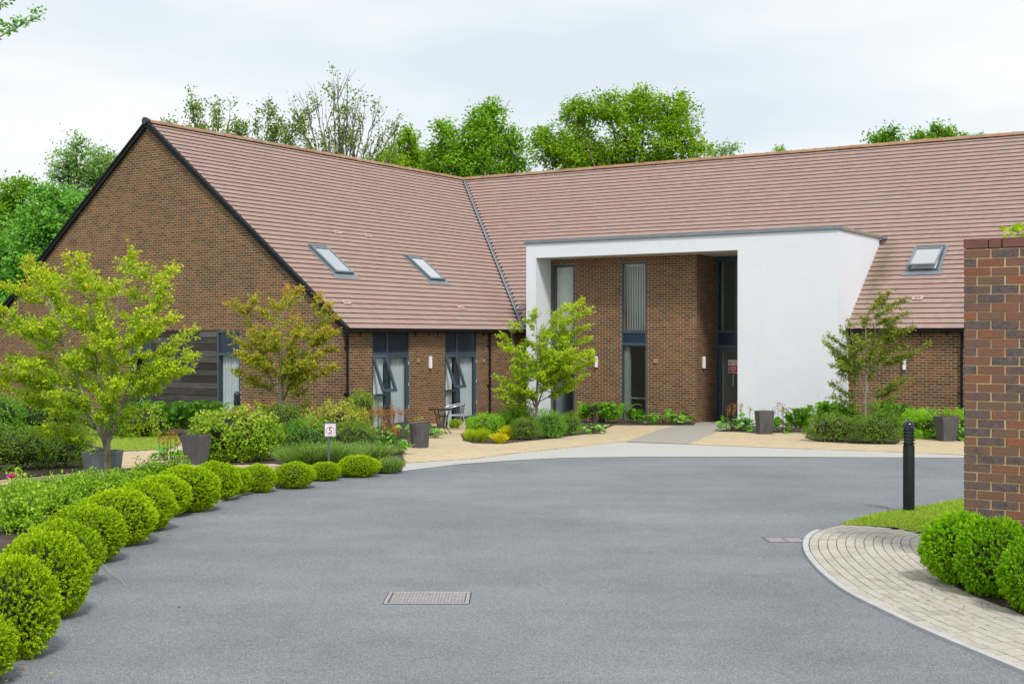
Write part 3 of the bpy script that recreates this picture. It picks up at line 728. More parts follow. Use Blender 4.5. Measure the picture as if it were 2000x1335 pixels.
# ---- vent tiles
def vent(p, al, up, nm, w=0.30, h=0.17):
    mb = MB(); al, up, nm, p = [np.array(q, float) for q in (al, up, nm, p)]
    def bx(a0, a1, b0, b1, c0, c1, mi):
        v = [p + al * x + up * y + nm * z for z in (c0, c1) for y in (b0, b1) for x in (a0, a1)]
        mb.add(v, [(0, 2, 3, 1), (4, 5, 7, 6), (0, 1, 5, 4), (2, 6, 7, 3), (0, 4, 6, 2), (1, 3, 7, 5)], mi)
    bx(-w / 2, w / 2, 0, h, 0.03, 0.062, 0)
    for k in (-1, 1): bx(k * w * 0.17 - w * 0.13, k * w * 0.17 + w * 0.13, h * 0.28, h * 0.72, 0.05, 0.066, 1)
    mb.build('vent_tile', [M_VENT, M_VENTDARK], BLD)
for (x, y) in ((-3.63, 4.05), (-3.63, 5.62), (-0.63, 0.95), (-0.57, 6.67)): vent(onW(x, y), (0, 1, 0), upW, nmW)
for (x, y) in ((-0.42, 10.0), (-0.15, 10.25), (13.2, 10.15)): vent(onM(x, y), (1, 0, 0), upM, nmM)

# ---- white rendered porch
mb = MB(); OX0, OX1, OZ = 1.20, 8.33, 4.82
mb.box(PX0, OX0, PY0, PY1 - 0.2, ZB, OZ); mb.box(OX1, PX1, PY0, YM + 1.55, ZB, OZ); mb.box(PX0, PX1, PY0, PY0 + 0.35, OZ + 0.001, PZ)
mb.box(PX0, PX0 + 0.3, PY0 + 0.351, PY1, OZ + 0.001, PZ); mb.box(PX1 - 0.3, PX1, PY0 + 0.351, PY1, OZ + 0.001, PZ)
mb.box(OX1 + 0.3, PX1 - 0.001, YM + 1.551, PY1, 2.6, OZ)
mb.build('porch', M_RENDER, BLD)
mb = MB(); mb.box(PX0 + 0.301, PX1 - 0.301, PY0 + 0.351, PY1, OZ + 0.004, OZ + 0.10); mb.build('porch_soffit', M_SOFFIT, BLD)
mb = MB(); mb.box(PX0 + 0.05, PX1 - 0.05, PY0 + 0.05, PY1 + 0.2, PZ - 0.12, PZ - 0.02); mb.build('porch_roof', M_LEAD, BLD)
mb = MB(); mb.bev(PX0 - 0.05, PX1 + 0.05, PY0 - 0.06, PY0 + 0.42, PZ + 0.003, PZ + 0.10, 0.012); mb.box(PX0 - 0.05, PX0 + 0.38, PY0 + 0.421, PY1 + 0.02, PZ + 0.003, PZ + 0.095)
mb.build('porch_coping', M_ZINC, BLD)
mb = MB(); mb.bev(PX1 - 0.35, PX1 + 0.055, PY0 + 0.425, PY1 + 0.04, PZ + 0.003, PZ + 0.105, 0.012); mb.build('porch_coping', M_COPALG, BLD)
mb = MB(); mb.bev(PX1 + 0.06, PX1 + 0.22, PY1 - 0.12, PY1 + 0.12, PZ - 0.03, PZ + 0.06, 0.01); mb.build('lead_flashing', M_LEAD, BLD)

# ---- windows and doors
def frame_rect(mb, u0, u1, z0, z1, w, y0, y1, P):
    for (a, b, c, d) in ((u0, u0 + w, z0, z1), (u1 - w, u1, z0, z1), (u0 + w, u1 - w, z0, z0 + w), (u0 + w, u1 - w, z1 - w, z1)):
        v = [P(x, y, z) for z in (c, d) for y in (y0, y1) for x in (a, b)]
        mb.add(v, [(0, 2, 3, 1), (4, 5, 7, 6), (0, 1, 5, 4), (2, 6, 7, 3), (0, 4, 6, 2), (1, 3, 7, 5)])
def pbox(mb, u0, u1, z0, z1, y0, y1, P, mi=0):
    v = [P(x, y, z) for z in (z0, z1) for y in (y0, y1) for x in (u0, u1)]
    mb.add(v, [(0, 2, 3, 1), (4, 5, 7, 6), (0, 1, 5, 4), (2, 6, 7, 3), (0, 4, 6, 2), (1, 3, 7, 5)], mi)
def Pside0(u, y, z): return (-y, u, z)
def Prec0(u, y, z): return (u, YM + y, z)
def Pside(u, y, z): return (0.055 - y, u, z)           # wing side wall, y measured inwards
def Pgable(u, y, z): return (u, y - 0.055, z)
def Prec(u, y, z): return (u, YM + y - 0.055, z)
def Pdoor(u, y, z): return (u, 10.91 + y, z)
def part(name, mat, fn, parent=BLD):
    mb = MB(); fn(mb); return mb.build(name, mat, parent)
def curtain(P, u0, u1, z0, z1, depth, label, seed, amp=0.035, pitch=0.12):
    r = np.random.default_rng(seed); n = int((u1 - u0) / 0.012); mb = MB(); ph = 0; v = []
    for i in range(n + 1):
        u = u0 + (u1 - u0) * i / n; ph += 0.012 / pitch * 2 * math.pi * (0.7 + 0.6 * r.random())
        y = depth + amp * math.sin(ph) + 0.012 * math.sin(ph * 0.37)
        for z in (z0, (z0 + z1) / 2, z1): v.append(np.array(P(u, y, z)))
    f = []
    for i in range(n):
        for k in range(2): f.append((3 * i + k, 3 * i + 3 + k, 3 * i + 4 + k, 3 * i + 1 + k))
    W = bld_world(np.array(v)); c = W[0].copy(); c[2] = z0
    mb.add(W - c, f, 0, True)
    o = mb.build('curtain', M_CURTAIN, None, c)
    return tag(o, label, 'curtain', 'net curtains behind the windows')

def french_window(u0, u1, um, zs, seed, which):
    """side-light with an open top-hung sash beside a glazed door, two dark panes above"""
    zb, zt = -0.50, 2.44
    root = part('glazed_door_unit', M_FRAME, lambda m: (frame_rect(m, u0, u1, zb, zt, 0.055, 0.07, 0.15, Pside),
        pbox(m, um - 0.04, um + 0.04, zb + 0.055, zt - 0.055, 0.07, 0.15, Pside), pbox(m, u0 + 0.055, um - 0.04, zs - 0.03, zs + 0.03, 0.07, 0.15, Pside),
        pbox(m, um + 0.04, u1 - 0.055, zs - 0.03, zs + 0.03, 0.07, 0.15, Pside), pbox(m, u0 + 0.055, um - 0.04, 0.48, 0.54, 0.07, 0.15, Pside)))
    part('top_pane', M_NAVY, lambda m: pbox(m, u0 + 0.055, um - 0.04, zs + 0.03, zt - 0.055, 0.10, 0.115, Pside), root)
    part('top_pane', M_NAVY, lambda m: pbox(m, um + 0.04, u1 - 0.055, zs + 0.03, zt - 0.055, 0.10, 0.115, Pside), root)
    part('low_pane', M_GLASS, lambda m: pbox(m, u0 + 0.055, um - 0.04, zb + 0.055, 0.48, 0.10, 0.112, Pside), root)
    part('door_leaf', M_FRAME, lambda m: frame_rect(m, um + 0.045, u1 - 0.06, zb + 0.06, zs - 0.035, 0.10, 0.055, 0.12, Pside), root)
    part('door_pane', M_GLASS, lambda m: pbox(m, um + 0.145, u1 - 0.16, zb + 0.16, zs - 0.135, 0.08, 0.09, Pside), root)
    part('door_handle', M_ALU, lambda m: (m.tube([Pside(um + 0.10, 0.055, 0.62), Pside(um + 0.10, 0.0, 0.62), Pside(um + 0.21, -0.005, 0.62)], 0.011, 6)), root)
    for z in (1.42, 0.78, 0.1): part('hinge', M_ALU, lambda m: m.tube([Pside(u1 - 0.055, 0.045, z - 0.05), Pside(u1 - 0.055, 0.045, z + 0.05)], 0.016, 8), root)
    # open sash: hinged at the top, swung out at the bottom
    a = math.radians(21); hh = zs - 0.035 - 0.545; ca, sa = math.cos(a), math.sin(a)
    def Ps(u, y, z):
        d = (zs - 0.035) - z; return Pside(u, 0.075 - d * sa + y * ca, (zs - 0.035) - d * ca - y * sa)
    part('open_sash', M_FRAME, lambda m: frame_rect(m, u0 + 0.03, um - 0.02, 0.545, zs - 0.035, 0.085, 0.0, 0.06, Ps), root)
    part('sash_pane', M_GLASS, lambda m: pbox(m, u0 + 0.115, um - 0.105, 0.63, zs - 0.12, 0.025, 0.035, Ps), root)
    curtain(Pside, u0 + 0.06, um - 0.10, -0.48, 2.4, 0.19, 'net curtain behind the open side pane of the ' + which, seed)
    curtain(Pside, um + 0.06, u1 - 0.05, -0.48, 2.4, 0.21, 'net curtain behind the glazed door of the ' + which, seed + 1)
french_window(1.305, 3.075, 2.02, 1.72, 11, 'glazed unit nearest the gable corner')
french_window(4.91, 6.695, 5.58, 1.69, 21, 'glazed unit nearest the porch')
# gable window and timber cladding
zb = -0.55
g1 = part('gable_window', M_FRAME, lambda m: (frame_rect(m, -4.945, -3.965, zb, 2.395, 0.065, 0.06, 0.15, Pgable), pbox(m, -4.88, -4.03, 1.65, 1.73, 0.06, 0.15, Pgable), pbox(m, -4.945, -4.86, zb + 0.07, 2.32, 0.151, 0.19, Pgable)))
part('top_pane', M_NAVY, lambda m: pbox(m, -4.88, -4.03, 1.73, 2.33, 0.10, 0.115, Pgable), g1)
part('pane', M_GLASS, lambda m: pbox(m, -4.88, -4.03, zb + 0.065, 1.65, 0.10, 0.112, Pgable), g1)
curtain(Pgable, -4.87, -4.0, -0.5, 2.3, 0.20, 'net curtain in the gable window beside the grey boards', 31)
g2 = part('gable_window', M_FRAME, lambda m: (frame_rect(m, -8.795, -7.84, zb, 2.395, 0.065, 0.06, 0.15, Pgable), pbox(m, -8.73, -7.905, 1.65, 1.73, 0.06, 0.15, Pgable), pbox(m, -8.73, -7.905, 0.55, 0.62, 0.06, 0.15, Pgable)))
part('top_pane', M_NAVY, lambda m: pbox(m, -8.73, -7.905, 1.73, 2.33, 0.10, 0.115, Pgable), g2)
part('pane', M_GLASSD, lambda m: pbox(m, -8.73, -7.905, 0.62, 1.65, 0.10, 0.112, Pgable), g2)
part('low_pane', M_NAVY, lambda m: pbox(m, -8.73, -7.905, zb + 0.065, 0.55, 0.10, 0.115, Pgable), g2)
mb = MB(); mb.box(-7.825, -4.952, 0.060, 0.12, ZB, 2.395); mb.build('cladding_back', M_UNDER, BLD)
bme = MB(); bme.bev(-0.5, 0.5, -0.5, 0.5, -0.5, 0.5, 0.02); bmesh_o = None
NB = 16; bh = (2.39 - ZB) / NB
for i in range(NB):
    z0 = ZB + i * bh; cuts = [-7.82] + ([brng.uniform(-7.1, -5.6)] if i % 3 != 1 else []) + [-4.955]
    for a, b in zip(cuts[:-1], cuts[1:]):
        if bmesh_o is None:
            bmesh_o = bme.build('cladding_board', M_BOARDS, BLD); o = bmesh_o
        else: o = link('cladding_board', bmesh_o.data, BLD)
        o.location = ((a + b) / 2, 0.030 + brng.uniform(-.003, .003), z0 + bh / 2); o.scale = (b - a - 0.004, 0.03, bh - 0.012); o.rotation_euler = (math.radians(-3.0), 0, 0)
# recess windows: tall slots with vertical blinds above, clear pane below, navy spandrel between
def slot(u0, u1, lower):
    zb, zt = -0.55, 4.635
    r = part('slot_window', M_FRAME, lambda m: (frame_rect(m, u0 + 0.005, u1 - 0.005, zb, zt, 0.055, 0.06, 0.16, Prec), pbox(m, u0 + 0.06, u1 - 0.06, 2.33, 2.41, 0.055, 0.16, Prec), pbox(m, u0 + 0.06, u1 - 0.06, 1.92, 2.02, 0.055, 0.16, Prec)))
    part('spandrel', M_NAVY, lambda m: pbox(m, u0 + 0.06, u1 - 0.06, 2.02, 2.33, 0.08, 0.10, Prec), r)
    part('pane', M_GLASS, lambda m: pbox(m, u0 + 0.06, u1 - 0.06, 2.41, zt - 0.055, 0.10, 0.112, Prec), r)
    part('low_pane', M_GLASSD, lambda m: pbox(m, u0 + 0.06, u1 - 0.06, zb + 0.055, 1.92, 0.10, 0.112, Prec), r)
    return r
def blinds(u0, u1, z0, z1, n, ang, label, fn=None):
    c = L2W((u0 + u1) / 2, YM + 0.24, z1); root = empty('vertical_blind', c, ANG); tag(root, label, 'blind')
    mb = MB(); mb.box(-(u1 - u0) / 2, (u1 - u0) / 2, -0.02, 0.02, -0.04, 0.0); mb.build('head_rail', M_BLIND, root)
    sl = MB(); sl.box(-0.042, 0.042, -0.001, 0.001, -(z1 - z0), -0.04); so = sl.build('slat', M_BLIND, root)
    for k in range(n):
        o = so if k == 0 else link('slat', so.data, root)
        o.location = (-(u1 - u0) / 2 + (k + 0.5) * (u1 - u0) / n, 0, 0); o.rotation_euler = (0, 0, ang)
slot(3.88, 4.81, 0); slot(1.25, 2.13, 0)
blinds(3.95, 4.75, 2.42, 4.56, 9, -0.62, 'half open cream vertical blind in the upper slot window between brick piers')
blinds(1.32, 2.07, 2.42, 4.56, 8, 0.3, 'nearly closed pale vertical blind in the slot window beside the white jamb')
# pale inner reveals of the lower right slot
part('window_reveal', M_INTERIOR, lambda m: (pbox(m, 3.94, 4.12, -0.5, 1.9, 0.165, 0.30, Prec), pbox(m, 4.73, 4.76, -0.5, 1.9, 0.165, 0.30, Prec)))
# rooms
part('room_wall', M_INTERIOR, lambda m: (pbox(m, -7.0, 6.5, ZB, 4.9, 3.2, 3.3, Prec), ))
part('room_floor', M_WOODFURN, lambda m: (m.box(-15.5, 6.9, 0.4, 14.5, -0.66, -0.60), m.box(6.9, 11.0, 10.2, 16.0, -0.66, -0.55)))
part('room_wall', M_INTERIOR, lambda m: (m.box(-4.0, -3.9, 0.4, 9.0, ZB, 2.4), m.box(-15.0, -3.9, 4.0, 4.1, ZB, 2.4)))
part('room_ceiling', M_INTERIOR, lambda m: (m.box(-15.5, -0.31, 0.31, 9.6, 2.46, 2.5), ))
part('room_wall', M_INTERIOR, lambda m: (m.box(6.7, 12.0, 12.7, 12.8, ZB, 5.0), m.box(6.60, 6.68, 11.2, 12.7, ZB, 5.0), m.box(11.9, 12.0, 11.0, 14.2, ZB, 2.6)))
# entrance screen with door
de = part('entrance_screen', M_FRAME, lambda m: (pbox(m, 6.566, 6.63, -0.52, 4.80, -0.06, 0.06, Pdoor), pbox(m, 6.63, 8.32, 4.64, 4.80, -0.06, 0.06, Pdoor), pbox(m, 6.63, 8.32, 2.34, 2.42, -0.07, 0.06, Pdoor), pbox(m, 6.63, 8.32, 1.82, 1.95, -0.07, 0.06, Pdoor), pbox(m, 8.27, 8.325, -0.52, 4.64, -0.055, 0.06, Pdoor), pbox(m, 7.42, 7.48, -0.52, 1.82, -0.055, 0.06, Pdoor), pbox(m, 7.42, 7.48, 2.42, 4.64, -0.055, 0.06, Pdoor)))
part('spandrel', M_NAVY, lambda m: pbox(m, 6.63, 8.27, 1.95, 2.34, -0.03, 0.0, Pdoor), de)
part('upper_pane', M_GLASSD, lambda m: pbox(m, 6.63, 7.42, 2.42, 4.64, -0.01, 0.0, Pdoor), de)
part('upper_pane', M_GLASSD, lambda m: pbox(m, 7.48, 8.27, 2.42, 4.64, -0.01, 0.0, Pdoor), de)
part('door', M_FRAME, lambda m: frame_rect(m, 6.65, 7.41, -0.46, 1.80, 0.085, -0.04, 0.03, Pdoor), de)
part('door_pane', M_GLASS, lambda m: pbox(m, 6.735, 7.325, -0.375, 1.715, -0.01, 0.0, Pdoor), de)
part('side_pane', M_GLASS, lambda m: pbox(m, 7.48, 8.27, -0.5, 1.82, -0.01, 0.0, Pdoor), de)
part('door_handle', M_ALU, lambda m: (m.tube([Pdoor(7.17, -0.09, 0.62), Pdoor(7.17, -0.09, 1.0)], 0.012, 8), m.tube([Pdoor(7.17, -0.01, 0.65), Pdoor(7.17, -0.09, 0.65)], 0.008, 6), m.tube([Pdoor(7.17, -0.01, 0.97), Pdoor(7.17, -0.09, 0.97)], 0.008, 6)), de)
# small tan vent plates on the brickwork
part('wall_vent', M_TANPLATE, lambda m: (pbox(m, 3.40, 3.54, 1.42, 1.54, -0.03, -0.004, Pside0), pbox(m, 3.42, 3.52, 1.43, 1.50, -0.045, -0.03, Pside0)))
part('wall_vent', M_TANPLATE, lambda m: (pbox(m, 6.99, 7.13, 1.36, 1.48, -0.03, -0.004, Pside0), pbox(m, 7.01, 7.11, 1.37, 1.44, -0.045, -0.03, Pside0)))
part('wall_vent', M_TANPLATE, lambda m: (pbox(m, 5.06, 5.22, 1.36, 1.50, -0.03, -0.004, Prec0), pbox(m, 5.08, 5.20, 1.37, 1.45, -0.045, -0.03, Prec0)))
# ---- wall lights
def wall_light(X, Y, z, rz, label):
    r = empty('wall_light', L2W(X, Y, z), ANG + rz); tag(r, label, 'wall light', 'white wall lights on the brickwork')
    mb = MB(); mb.box(-0.045, 0.045, -0.03, -0.002, -0.17, 0.17); mb.build('back_plate', M_ALU, r)
    mb = MB(); n = 12; pr = [(0.052 * math.cos(math.pi + math.pi * k / n), -0.03 + 0.085 * math.sin(math.pi + math.pi * k / n)) for k in range(n + 1)]
    mb.prism(pr, 2, -0.185, 0.185); mb.build('shade', M_WHITE, r)
    return r
wall_light(0, 4.07, 1.43, math.pi / 2, 'white wall light between the two glazed door units')
wall_light(2.98, YM, 1.39, 0, 'white wall light on the brick pier beside the lime maple')
wall_light(6.566, YM + 0.42, 1.40, math.pi / 2, 'white wall light on the brick return beside the entrance door')
wall_light(13.05, YM, 1.45, 0, 'white wall light on the low wall behind the thin maple')
# ---- notice on the door
def print_disc(mb, cx, cz, r0, r1, y, mi, n=28):
    v = []; 
    for k in range(n):
        a = 2 * math.pi * k / n; v += [(cx + r0 * math.cos(a), y, cz + r0 * math.sin(a)), (cx + r1 * math.cos(a), y, cz + r1 * math.sin(a))]
    mb.add(v, [(2 * k, 2 * k + 1, (2 * k + 3) % (2 * n), (2 * k + 2) % (2 * n)) for k in range(n)], mi)
nt = empty('door_notice', L2W(7.155, 10.862, 1.04), ANG); tag(nt, 'small red and white notice with two round symbols on the entrance door', 'notice')
mb = MB(); mb.bev(-0.165, 0.165, -0.004, 0.004, 0.0, 0.42, 0.002); mb.build('board', M_WHITE, nt)
mb = MB(); mb.box(-0.15, 0.15, -0.0075, -0.0045, 0.018, 0.255); mb.build('red_panel', M_REDSIGN, nt)
mb = MB()
for cx in (-0.078, 0.078):
    print_disc(mb, cx, 0.335, 0.045, 0.060, -0.006, 0)
    s = 0.707; w = 0.006; q = 0.05
    mb.add([(cx - q * s - w, -0.0062, 0.335 + q * s - w), (cx - q * s + w, -0.0062, 0.335 + q * s + w), (cx + q * s + w, -0.0062, 0.335 - q * s + w), (cx + q * s - w, -0.0062, 0.335 - q * s - w)], [(0, 3, 2, 1)], 0)
mb.box(-0.105, -0.05, -0.0072, -0.0066, 0.325, 0.335, 1); mb.box(-0.12, -0.10, -0.0072, -0.0066, 0.318, 0.345, 1); mb.box(0.06, 0.096, -0.0072, -0.0066, 0.315, 0.335, 1); mb.box(0.07, 0.09, -0.0072, -0.0066, 0.335, 0.352, 1)
mb.build('symbols', [M_REDSIGN, M_INK], nt)
mb = MB(); mb.add([(-0.02, -0.0085, 0.222), (0.02, -0.0085, 0.222), (0.0, -0.0085, 0.25)], [(0, 1, 2)])
for (w, z) in ((0.22, 0.185), (0.18, 0.15), (0.24, 0.115), (0.14, 0.08), (0.12, 0.045)):
    x = -w / 2
    while x < w / 2 - 0.01:
        l = brng.uniform(0.02, 0.045); l = min(l, w / 2 - x); mb.box(x, x + l, -0.0088, -0.0078, z, z + 0.014); x += l + 0.008
mb.build('lettering', M_WHITE, nt)
# table seen through the door, picture on the wall inside
t_ = empty('hall_table', L2W(7.5, 12.2, -0.55), ANG); tag(t_, 'plain wooden table standing in the hall behind the entrance door', 'table')
mb = MB(); mb.bev(-0.45, 0.45, -0.3, 0.3, 0.70, 0.75, 0.008); mb.build('tabletop', M_WOODFURN, t_)
lg = MB(); lg.box(-0.03, 0.03, -0.03, 0.03, 0, 0.70); lo = lg.build('leg', M_WOODFURN, t_); lo.location = (-0.4, -0.25, 0)
for (a, b) in ((0.4, -0.25), (-0.4, 0.25), (0.4, 0.25)): link('leg', lo.data, t_, (a, b, 0))
pf = empty('framed_picture', L2W(7.15, 12.67, 0.75), ANG); tag(pf, 'dark framed picture on the hall wall behind the entrance door', 'picture')
part('picture_frame', M_BLACK, lambda m: frame_rect(m, -0.3, 0.3, 0, 0.85, 0.05, -0.03, 0.02, lambda u, y, z: (u, y, z)), pf)
part('print', M_PALEINK, lambda m: m.box(-0.25, 0.25, -0.005, 0.005, 0.05, 0.8), pf)
# desk with lamp-like jars behind the lower slot window
dk = empty('side_table', L2W(4.35, YM + 0.75, -0.55), ANG); tag(dk, 'pale side table behind the lower pane of the middle slot window', 'table')
mb = MB(); mb.bev(-0.5, 0.5, -0.25, 0.25, 0.72, 0.76, 0.006); mb.build('tabletop', M_BLIND, dk)
for x in (-0.45, 0.45): 
    mb = MB(); mb.box(x - 0.03, x + 0.03, -0.22, 0.22, 0, 0.72); mb.build('leg', M_BLIND, dk)
jr = MB(); jr.lathe([(0.0, 0), (0.07, 0), (0.075, 0.02), (0.075, 0.26), (0.05, 0.30), (0.0, 0.30)], 16)
tag(jr.build('jar', M_ALU, None, L2W(4.6, YM + 0.7, 0.213)), 'grey canister on the side table inside the slot window', 'jar')

# ------------------------------------------------------------------ ground
def inside(poly, x, y):
    n = len(poly); c = np.zeros(np.shape(x), bool); j = n - 1
    for i in range(n):
        xi, yi = poly[i][:2]; xj, yj = poly[j][:2]
        with np.errstate(divide='ignore', invalid='ignore'):
            c ^= ((yi > y) != (yj > y)) & (x < (xj - xi) * (y - yi) / ((yj - yi) if yj != yi else 1e-9) + xi)
        j = i
    return c
def gpoly(pts):
    """photo-pixel pairs or ('L', X, Y) building-frame pairs -> ground points"""
    o = []
    for p in pts:
        if p[0] == 'L': w = L2W(p[1], p[2], 0); o.append((w[0], w[1]))
        elif p[0] == 'W': o.append((p[1], p[2]))
        else: g = G(*p); o.append((g[0], g[1]))
    return o
def sheet(name, poly, lift, mat, kind='structure'):
    v = [(p[0], p[1], gz(p[1]) + lift) for p in poly]
    me = bpy.data.meshes.new(name); me.from_pydata(v, [], [tuple(range(len(v)))]); me.materials.append(mat)
    if me.polygons[0].normal.z < 0: me.flip_normals()
    o = link(name, me); o['kind'] = kind; return o
def smooth(pts, it=3):
    p = np.array(pts, float)
    for _ in range(it):
        q = [p[0]]
        for a, b in zip(p[:-1], p[1:]): q += [0.75 * a + 0.25 * b, 0.25 * a + 0.75 * b]
        q.append(p[-1]); p = np.array(q)
    return p
def resample(p, step):
    p = np.asarray(p, float); d = np.r_[0, np.cumsum(np.linalg.norm(np.diff(p, axis=0), axis=1))]
    s = np.arange(0, d[-1], step); return np.stack([np.interp(s, d, p[:, k]) for k in range(p.shape[1])], 1)
def resample_at(p, s):
    p = np.asarray(p, float); d = np.r_[0, np.cumsum(np.linalg.norm(np.diff(p, axis=0), axis=1))]
    return np.stack([np.interp(s, d, p[:, k]) for k in range(p.shape[1])], 1), d[-1]

sheet('ground', [(-600, -60), (600, -60), (600, 900), (-600, 900)], -0.05, M_GROUND)
LEFT_EDGE = gpoly([(-260, 1700), (-60, 1400), (16, 1292), (103, 1219), (160, 1145), (242, 1070), (281, 1050), (338, 1017), (420, 988), (462, 970), (534, 954), (612, 936), (680, 929), (785, 919)])
LEFT_EDGE = smooth(LEFT_EDGE, 2)
_t = np.gradient(LEFT_EDGE, axis=0); _t /= np.linalg.norm(_t, axis=1)[:, None]
LEFT_EDGE = LEFT_EDGE + np.stack([-_t[:, 1], _t[:, 0]], 1) * np.where(LEFT_EDGE[:, 1] < 17.5, 0.24, np.where(LEFT_EDGE[:, 1] < 19.8, 0.10, 0.0))[:, None]
GREYLOW = gpoly([(785, 919), (900, 905), (1000, 898), (1100, 893), (1250, 891), (1500, 891), (1880, 893), (2150, 894)])
GREYUP = gpoly([(785, 904), (930, 895), (1000, 885), (1100, 875), (1180, 865.5), (1215, 862.3), (1260, 863), (1340, 867), (1540, 875), (1750, 882), (1882, 888), (2150, 892)])
sheet('asphalt_road', [(-40, -30), (60, -30), (60, 33), (-40, 33)], -0.012, M_ASPHALT)

# tan block paving
PATHLOW = gpoly([(-400, 1000), (0, 948), (100, 938), (230, 917), (300, 909), (400, 915), (470, 922), (540, 932), (600, 938)])
TAN = PATHLOW + gpoly([(680, 929), (785, 919)]) + GREYUP + gpoly([('L', 22, 6), ('L', 22, YM), ('L', 0, YM), ('L', 0, 0), ('L', -17, 0), ('L', -19, -6)])
tan = sheet('pavement', TAN, -0.008, M_TANJOINT)
sheet('concrete_band', GREYUP + GREYLOW[::-1], -0.004, M_BAND)
mb = MB(); rr = resample(np.array(GREYUP), 0.5)
mb.tube([(p[0], p[1], gz(p[1]) - 0.004) for p in rr], 0.011, 5)
o = mb.build('drain_joint', M_JOINT); o['kind'] = 'structure'
sheet('entrance_path', gpoly([(1222, 862.6), (1262, 848), (1290, 838), (1330, 829), (1362, 825), ('L', 6.57, YM + 0.02), ('L', 6.57, 10.9), ('L', 8.32, 10.9), ('L', 8.36, 8.42), (1403, 842), (1372, 855), (1345, 867)]), 0.008, M_PATH)

# planting beds and lawns
BED_LEFT = [tuple(p) for p in LEFT_EDGE] + gpoly([(680, 929)])[::-1] * 0 + PATHLOW[::-1]
sheet('flower_bed', BED_LEFT, 0.010, M_SOIL)
BED_GABLE = gpoly([(-500, 832), (180, 838), (345, 853), (372, 880), (385, 904), (450, 908), (545, 905), (556, 915), (592, 937), (680, 929), (785, 919), (790, 905), (786, 888), (800, 868), (812, 850), (846, 852), (852, 832), ('L', -0.0, 2.95), ('L', 0, 0), ('L', -18, 0)])
sheet('flower_bed', BED_GABLE, 0.012, M_SOIL)
LAWN_L = gpoly([(-600, 833), (180, 833), (345, 847), (354, 866), (330, 876.5), (240, 882), (165, 891), (0, 906), (-600, 950)])
sheet('lawn', LAWN_L, 0.016, M_LAWN)
BED_DARK = gpoly([(-600, 880), (0, 880), (150, 882), (175, 900), (162, 922), (60, 932), (-600, 985)])
sheet('flower_bed', BED_DARK, 0.020, M_SOIL)
BED_MID = gpoly([(900, 848), (905, 860), (930, 866), (980, 866.5), (1060, 858), (1165, 845), (1185, 836), (1200, 830), (1355, 831), (1359, 825), ('L', 6.5, YM), ('L', 0, YM), ('L', 0, 7.2)])
sheet('flower_bed', BED_MID, 0.012, M_SOIL)
BED_RIGHT = gpoly([(1402, 842), (1480, 845), (1580, 842), (1572, 855), (1600, 862.5), (1680, 867), (1750, 868), (1768, 854), (1800, 852), (1885, 862), (2150, 868), ('L', 20, YM), ('L', 11.42, YM), ('L', 11.45, 8.38), ('L', 8.37, 8.38)])
sheet('flower_bed', BED_RIGHT, 0.012, M_SOIL)

def paver_grid(poly, holes, size, ang, gap, y0f, jit, mat, parent, name, view, lift, seed):
    rng = np.random.default_rng(seed); P = np.array(poly); ca, sa = math.cos(ang), math.sin(ang)
    R = P @ np.array([[ca, -sa], [sa, ca]]); lo, hi = R.min(0), R.max(0)
    L, Wd = size; C = []; M = []
    j = 0; yy = lo[1]
    rows = np.arange(lo[1], hi[1], Wd)
    for j, yy in enumerate(rows):
        xs = np.arange(lo[0] + (L / 2 if j % 2 else 0), hi[0], L)
        x = xs * ca - yy * sa; y = xs * sa + yy * ca      # back to world
        ok = inside(poly, x, y) & (y < y0f)
        for h in holes: ok &= ~inside(h, x, y)
        pxx = 1000 + x / np.maximum(y, 1) * F; ok &= (pxx > -40) & (pxx < 1910)
        for a, b in zip(x[ok], y[ok]):
            C.append((a, b, gz(b) + lift + rng.uniform(-jit, jit)))
            M.append(basis((ca * (L - gap), sa * (L - gap), -SLOPE * sa * (L - gap)), (0, 0, -0.03), (-sa * (Wd - gap), ca * (Wd - gap), -SLOPE * ca * (Wd - gap))))
    pieces(name, mat, C, M, parent, lambda c: np.atleast_2d(c), view)
paver_grid(TAN, [BED_LEFT, BED_GABLE, LAWN_L, BED_DARK, BED_MID, BED_RIGHT], (0.21, 0.105), ANG, 0.012, 42, 0.0012, M_TAN, tan, 'paver', (540, 835, 1875, 935), -0.010, 3)

# right-hand island: kerb, setts, lawn, hedge bed
KERB = gpoly([(2420, 1520), (2150, 1375), (2000, 1313), (1946, 1290), (1812, 1235), (1723, 1192), (1651, 1157), (1602, 1119), (1573, 1085), (1566, 1064), (1573, 1046), (1594, 1034), (1634, 1024.5), (1650, 1022)])
KERB = smooth(KERB, 3)
ISL_IN = gpoly([(1650, 1022), (1750, 1027), (1792, 1036), (1808, 1060), (1813, 1085), (1850, 1135), (1900, 1163), (2000, 1203), (2300, 1345)])
ISL = [tuple(p) for p in KERB] + ISL_IN
isl = sheet('paved_island', ISL, -0.008, M_JOINT)
BED_R2 = ISL_IN[2:] + gpoly([(2600, 1300), (2300, 1060), (1880, 1002)])
sheet('flower_bed', BED_R2, 0.008, M_SOIL)
LAWN_R = gpoly([(1640, 1025), (1709, 1005), (1767, 996), (1883, 976), (2200, 925), (2700, 990), (2600, 1200), (2300, 1060), (1900, 1012), (1790, 1041), (1748, 1031)])
sheet('lawn', LAWN_R, 0.013, M_LAWN)
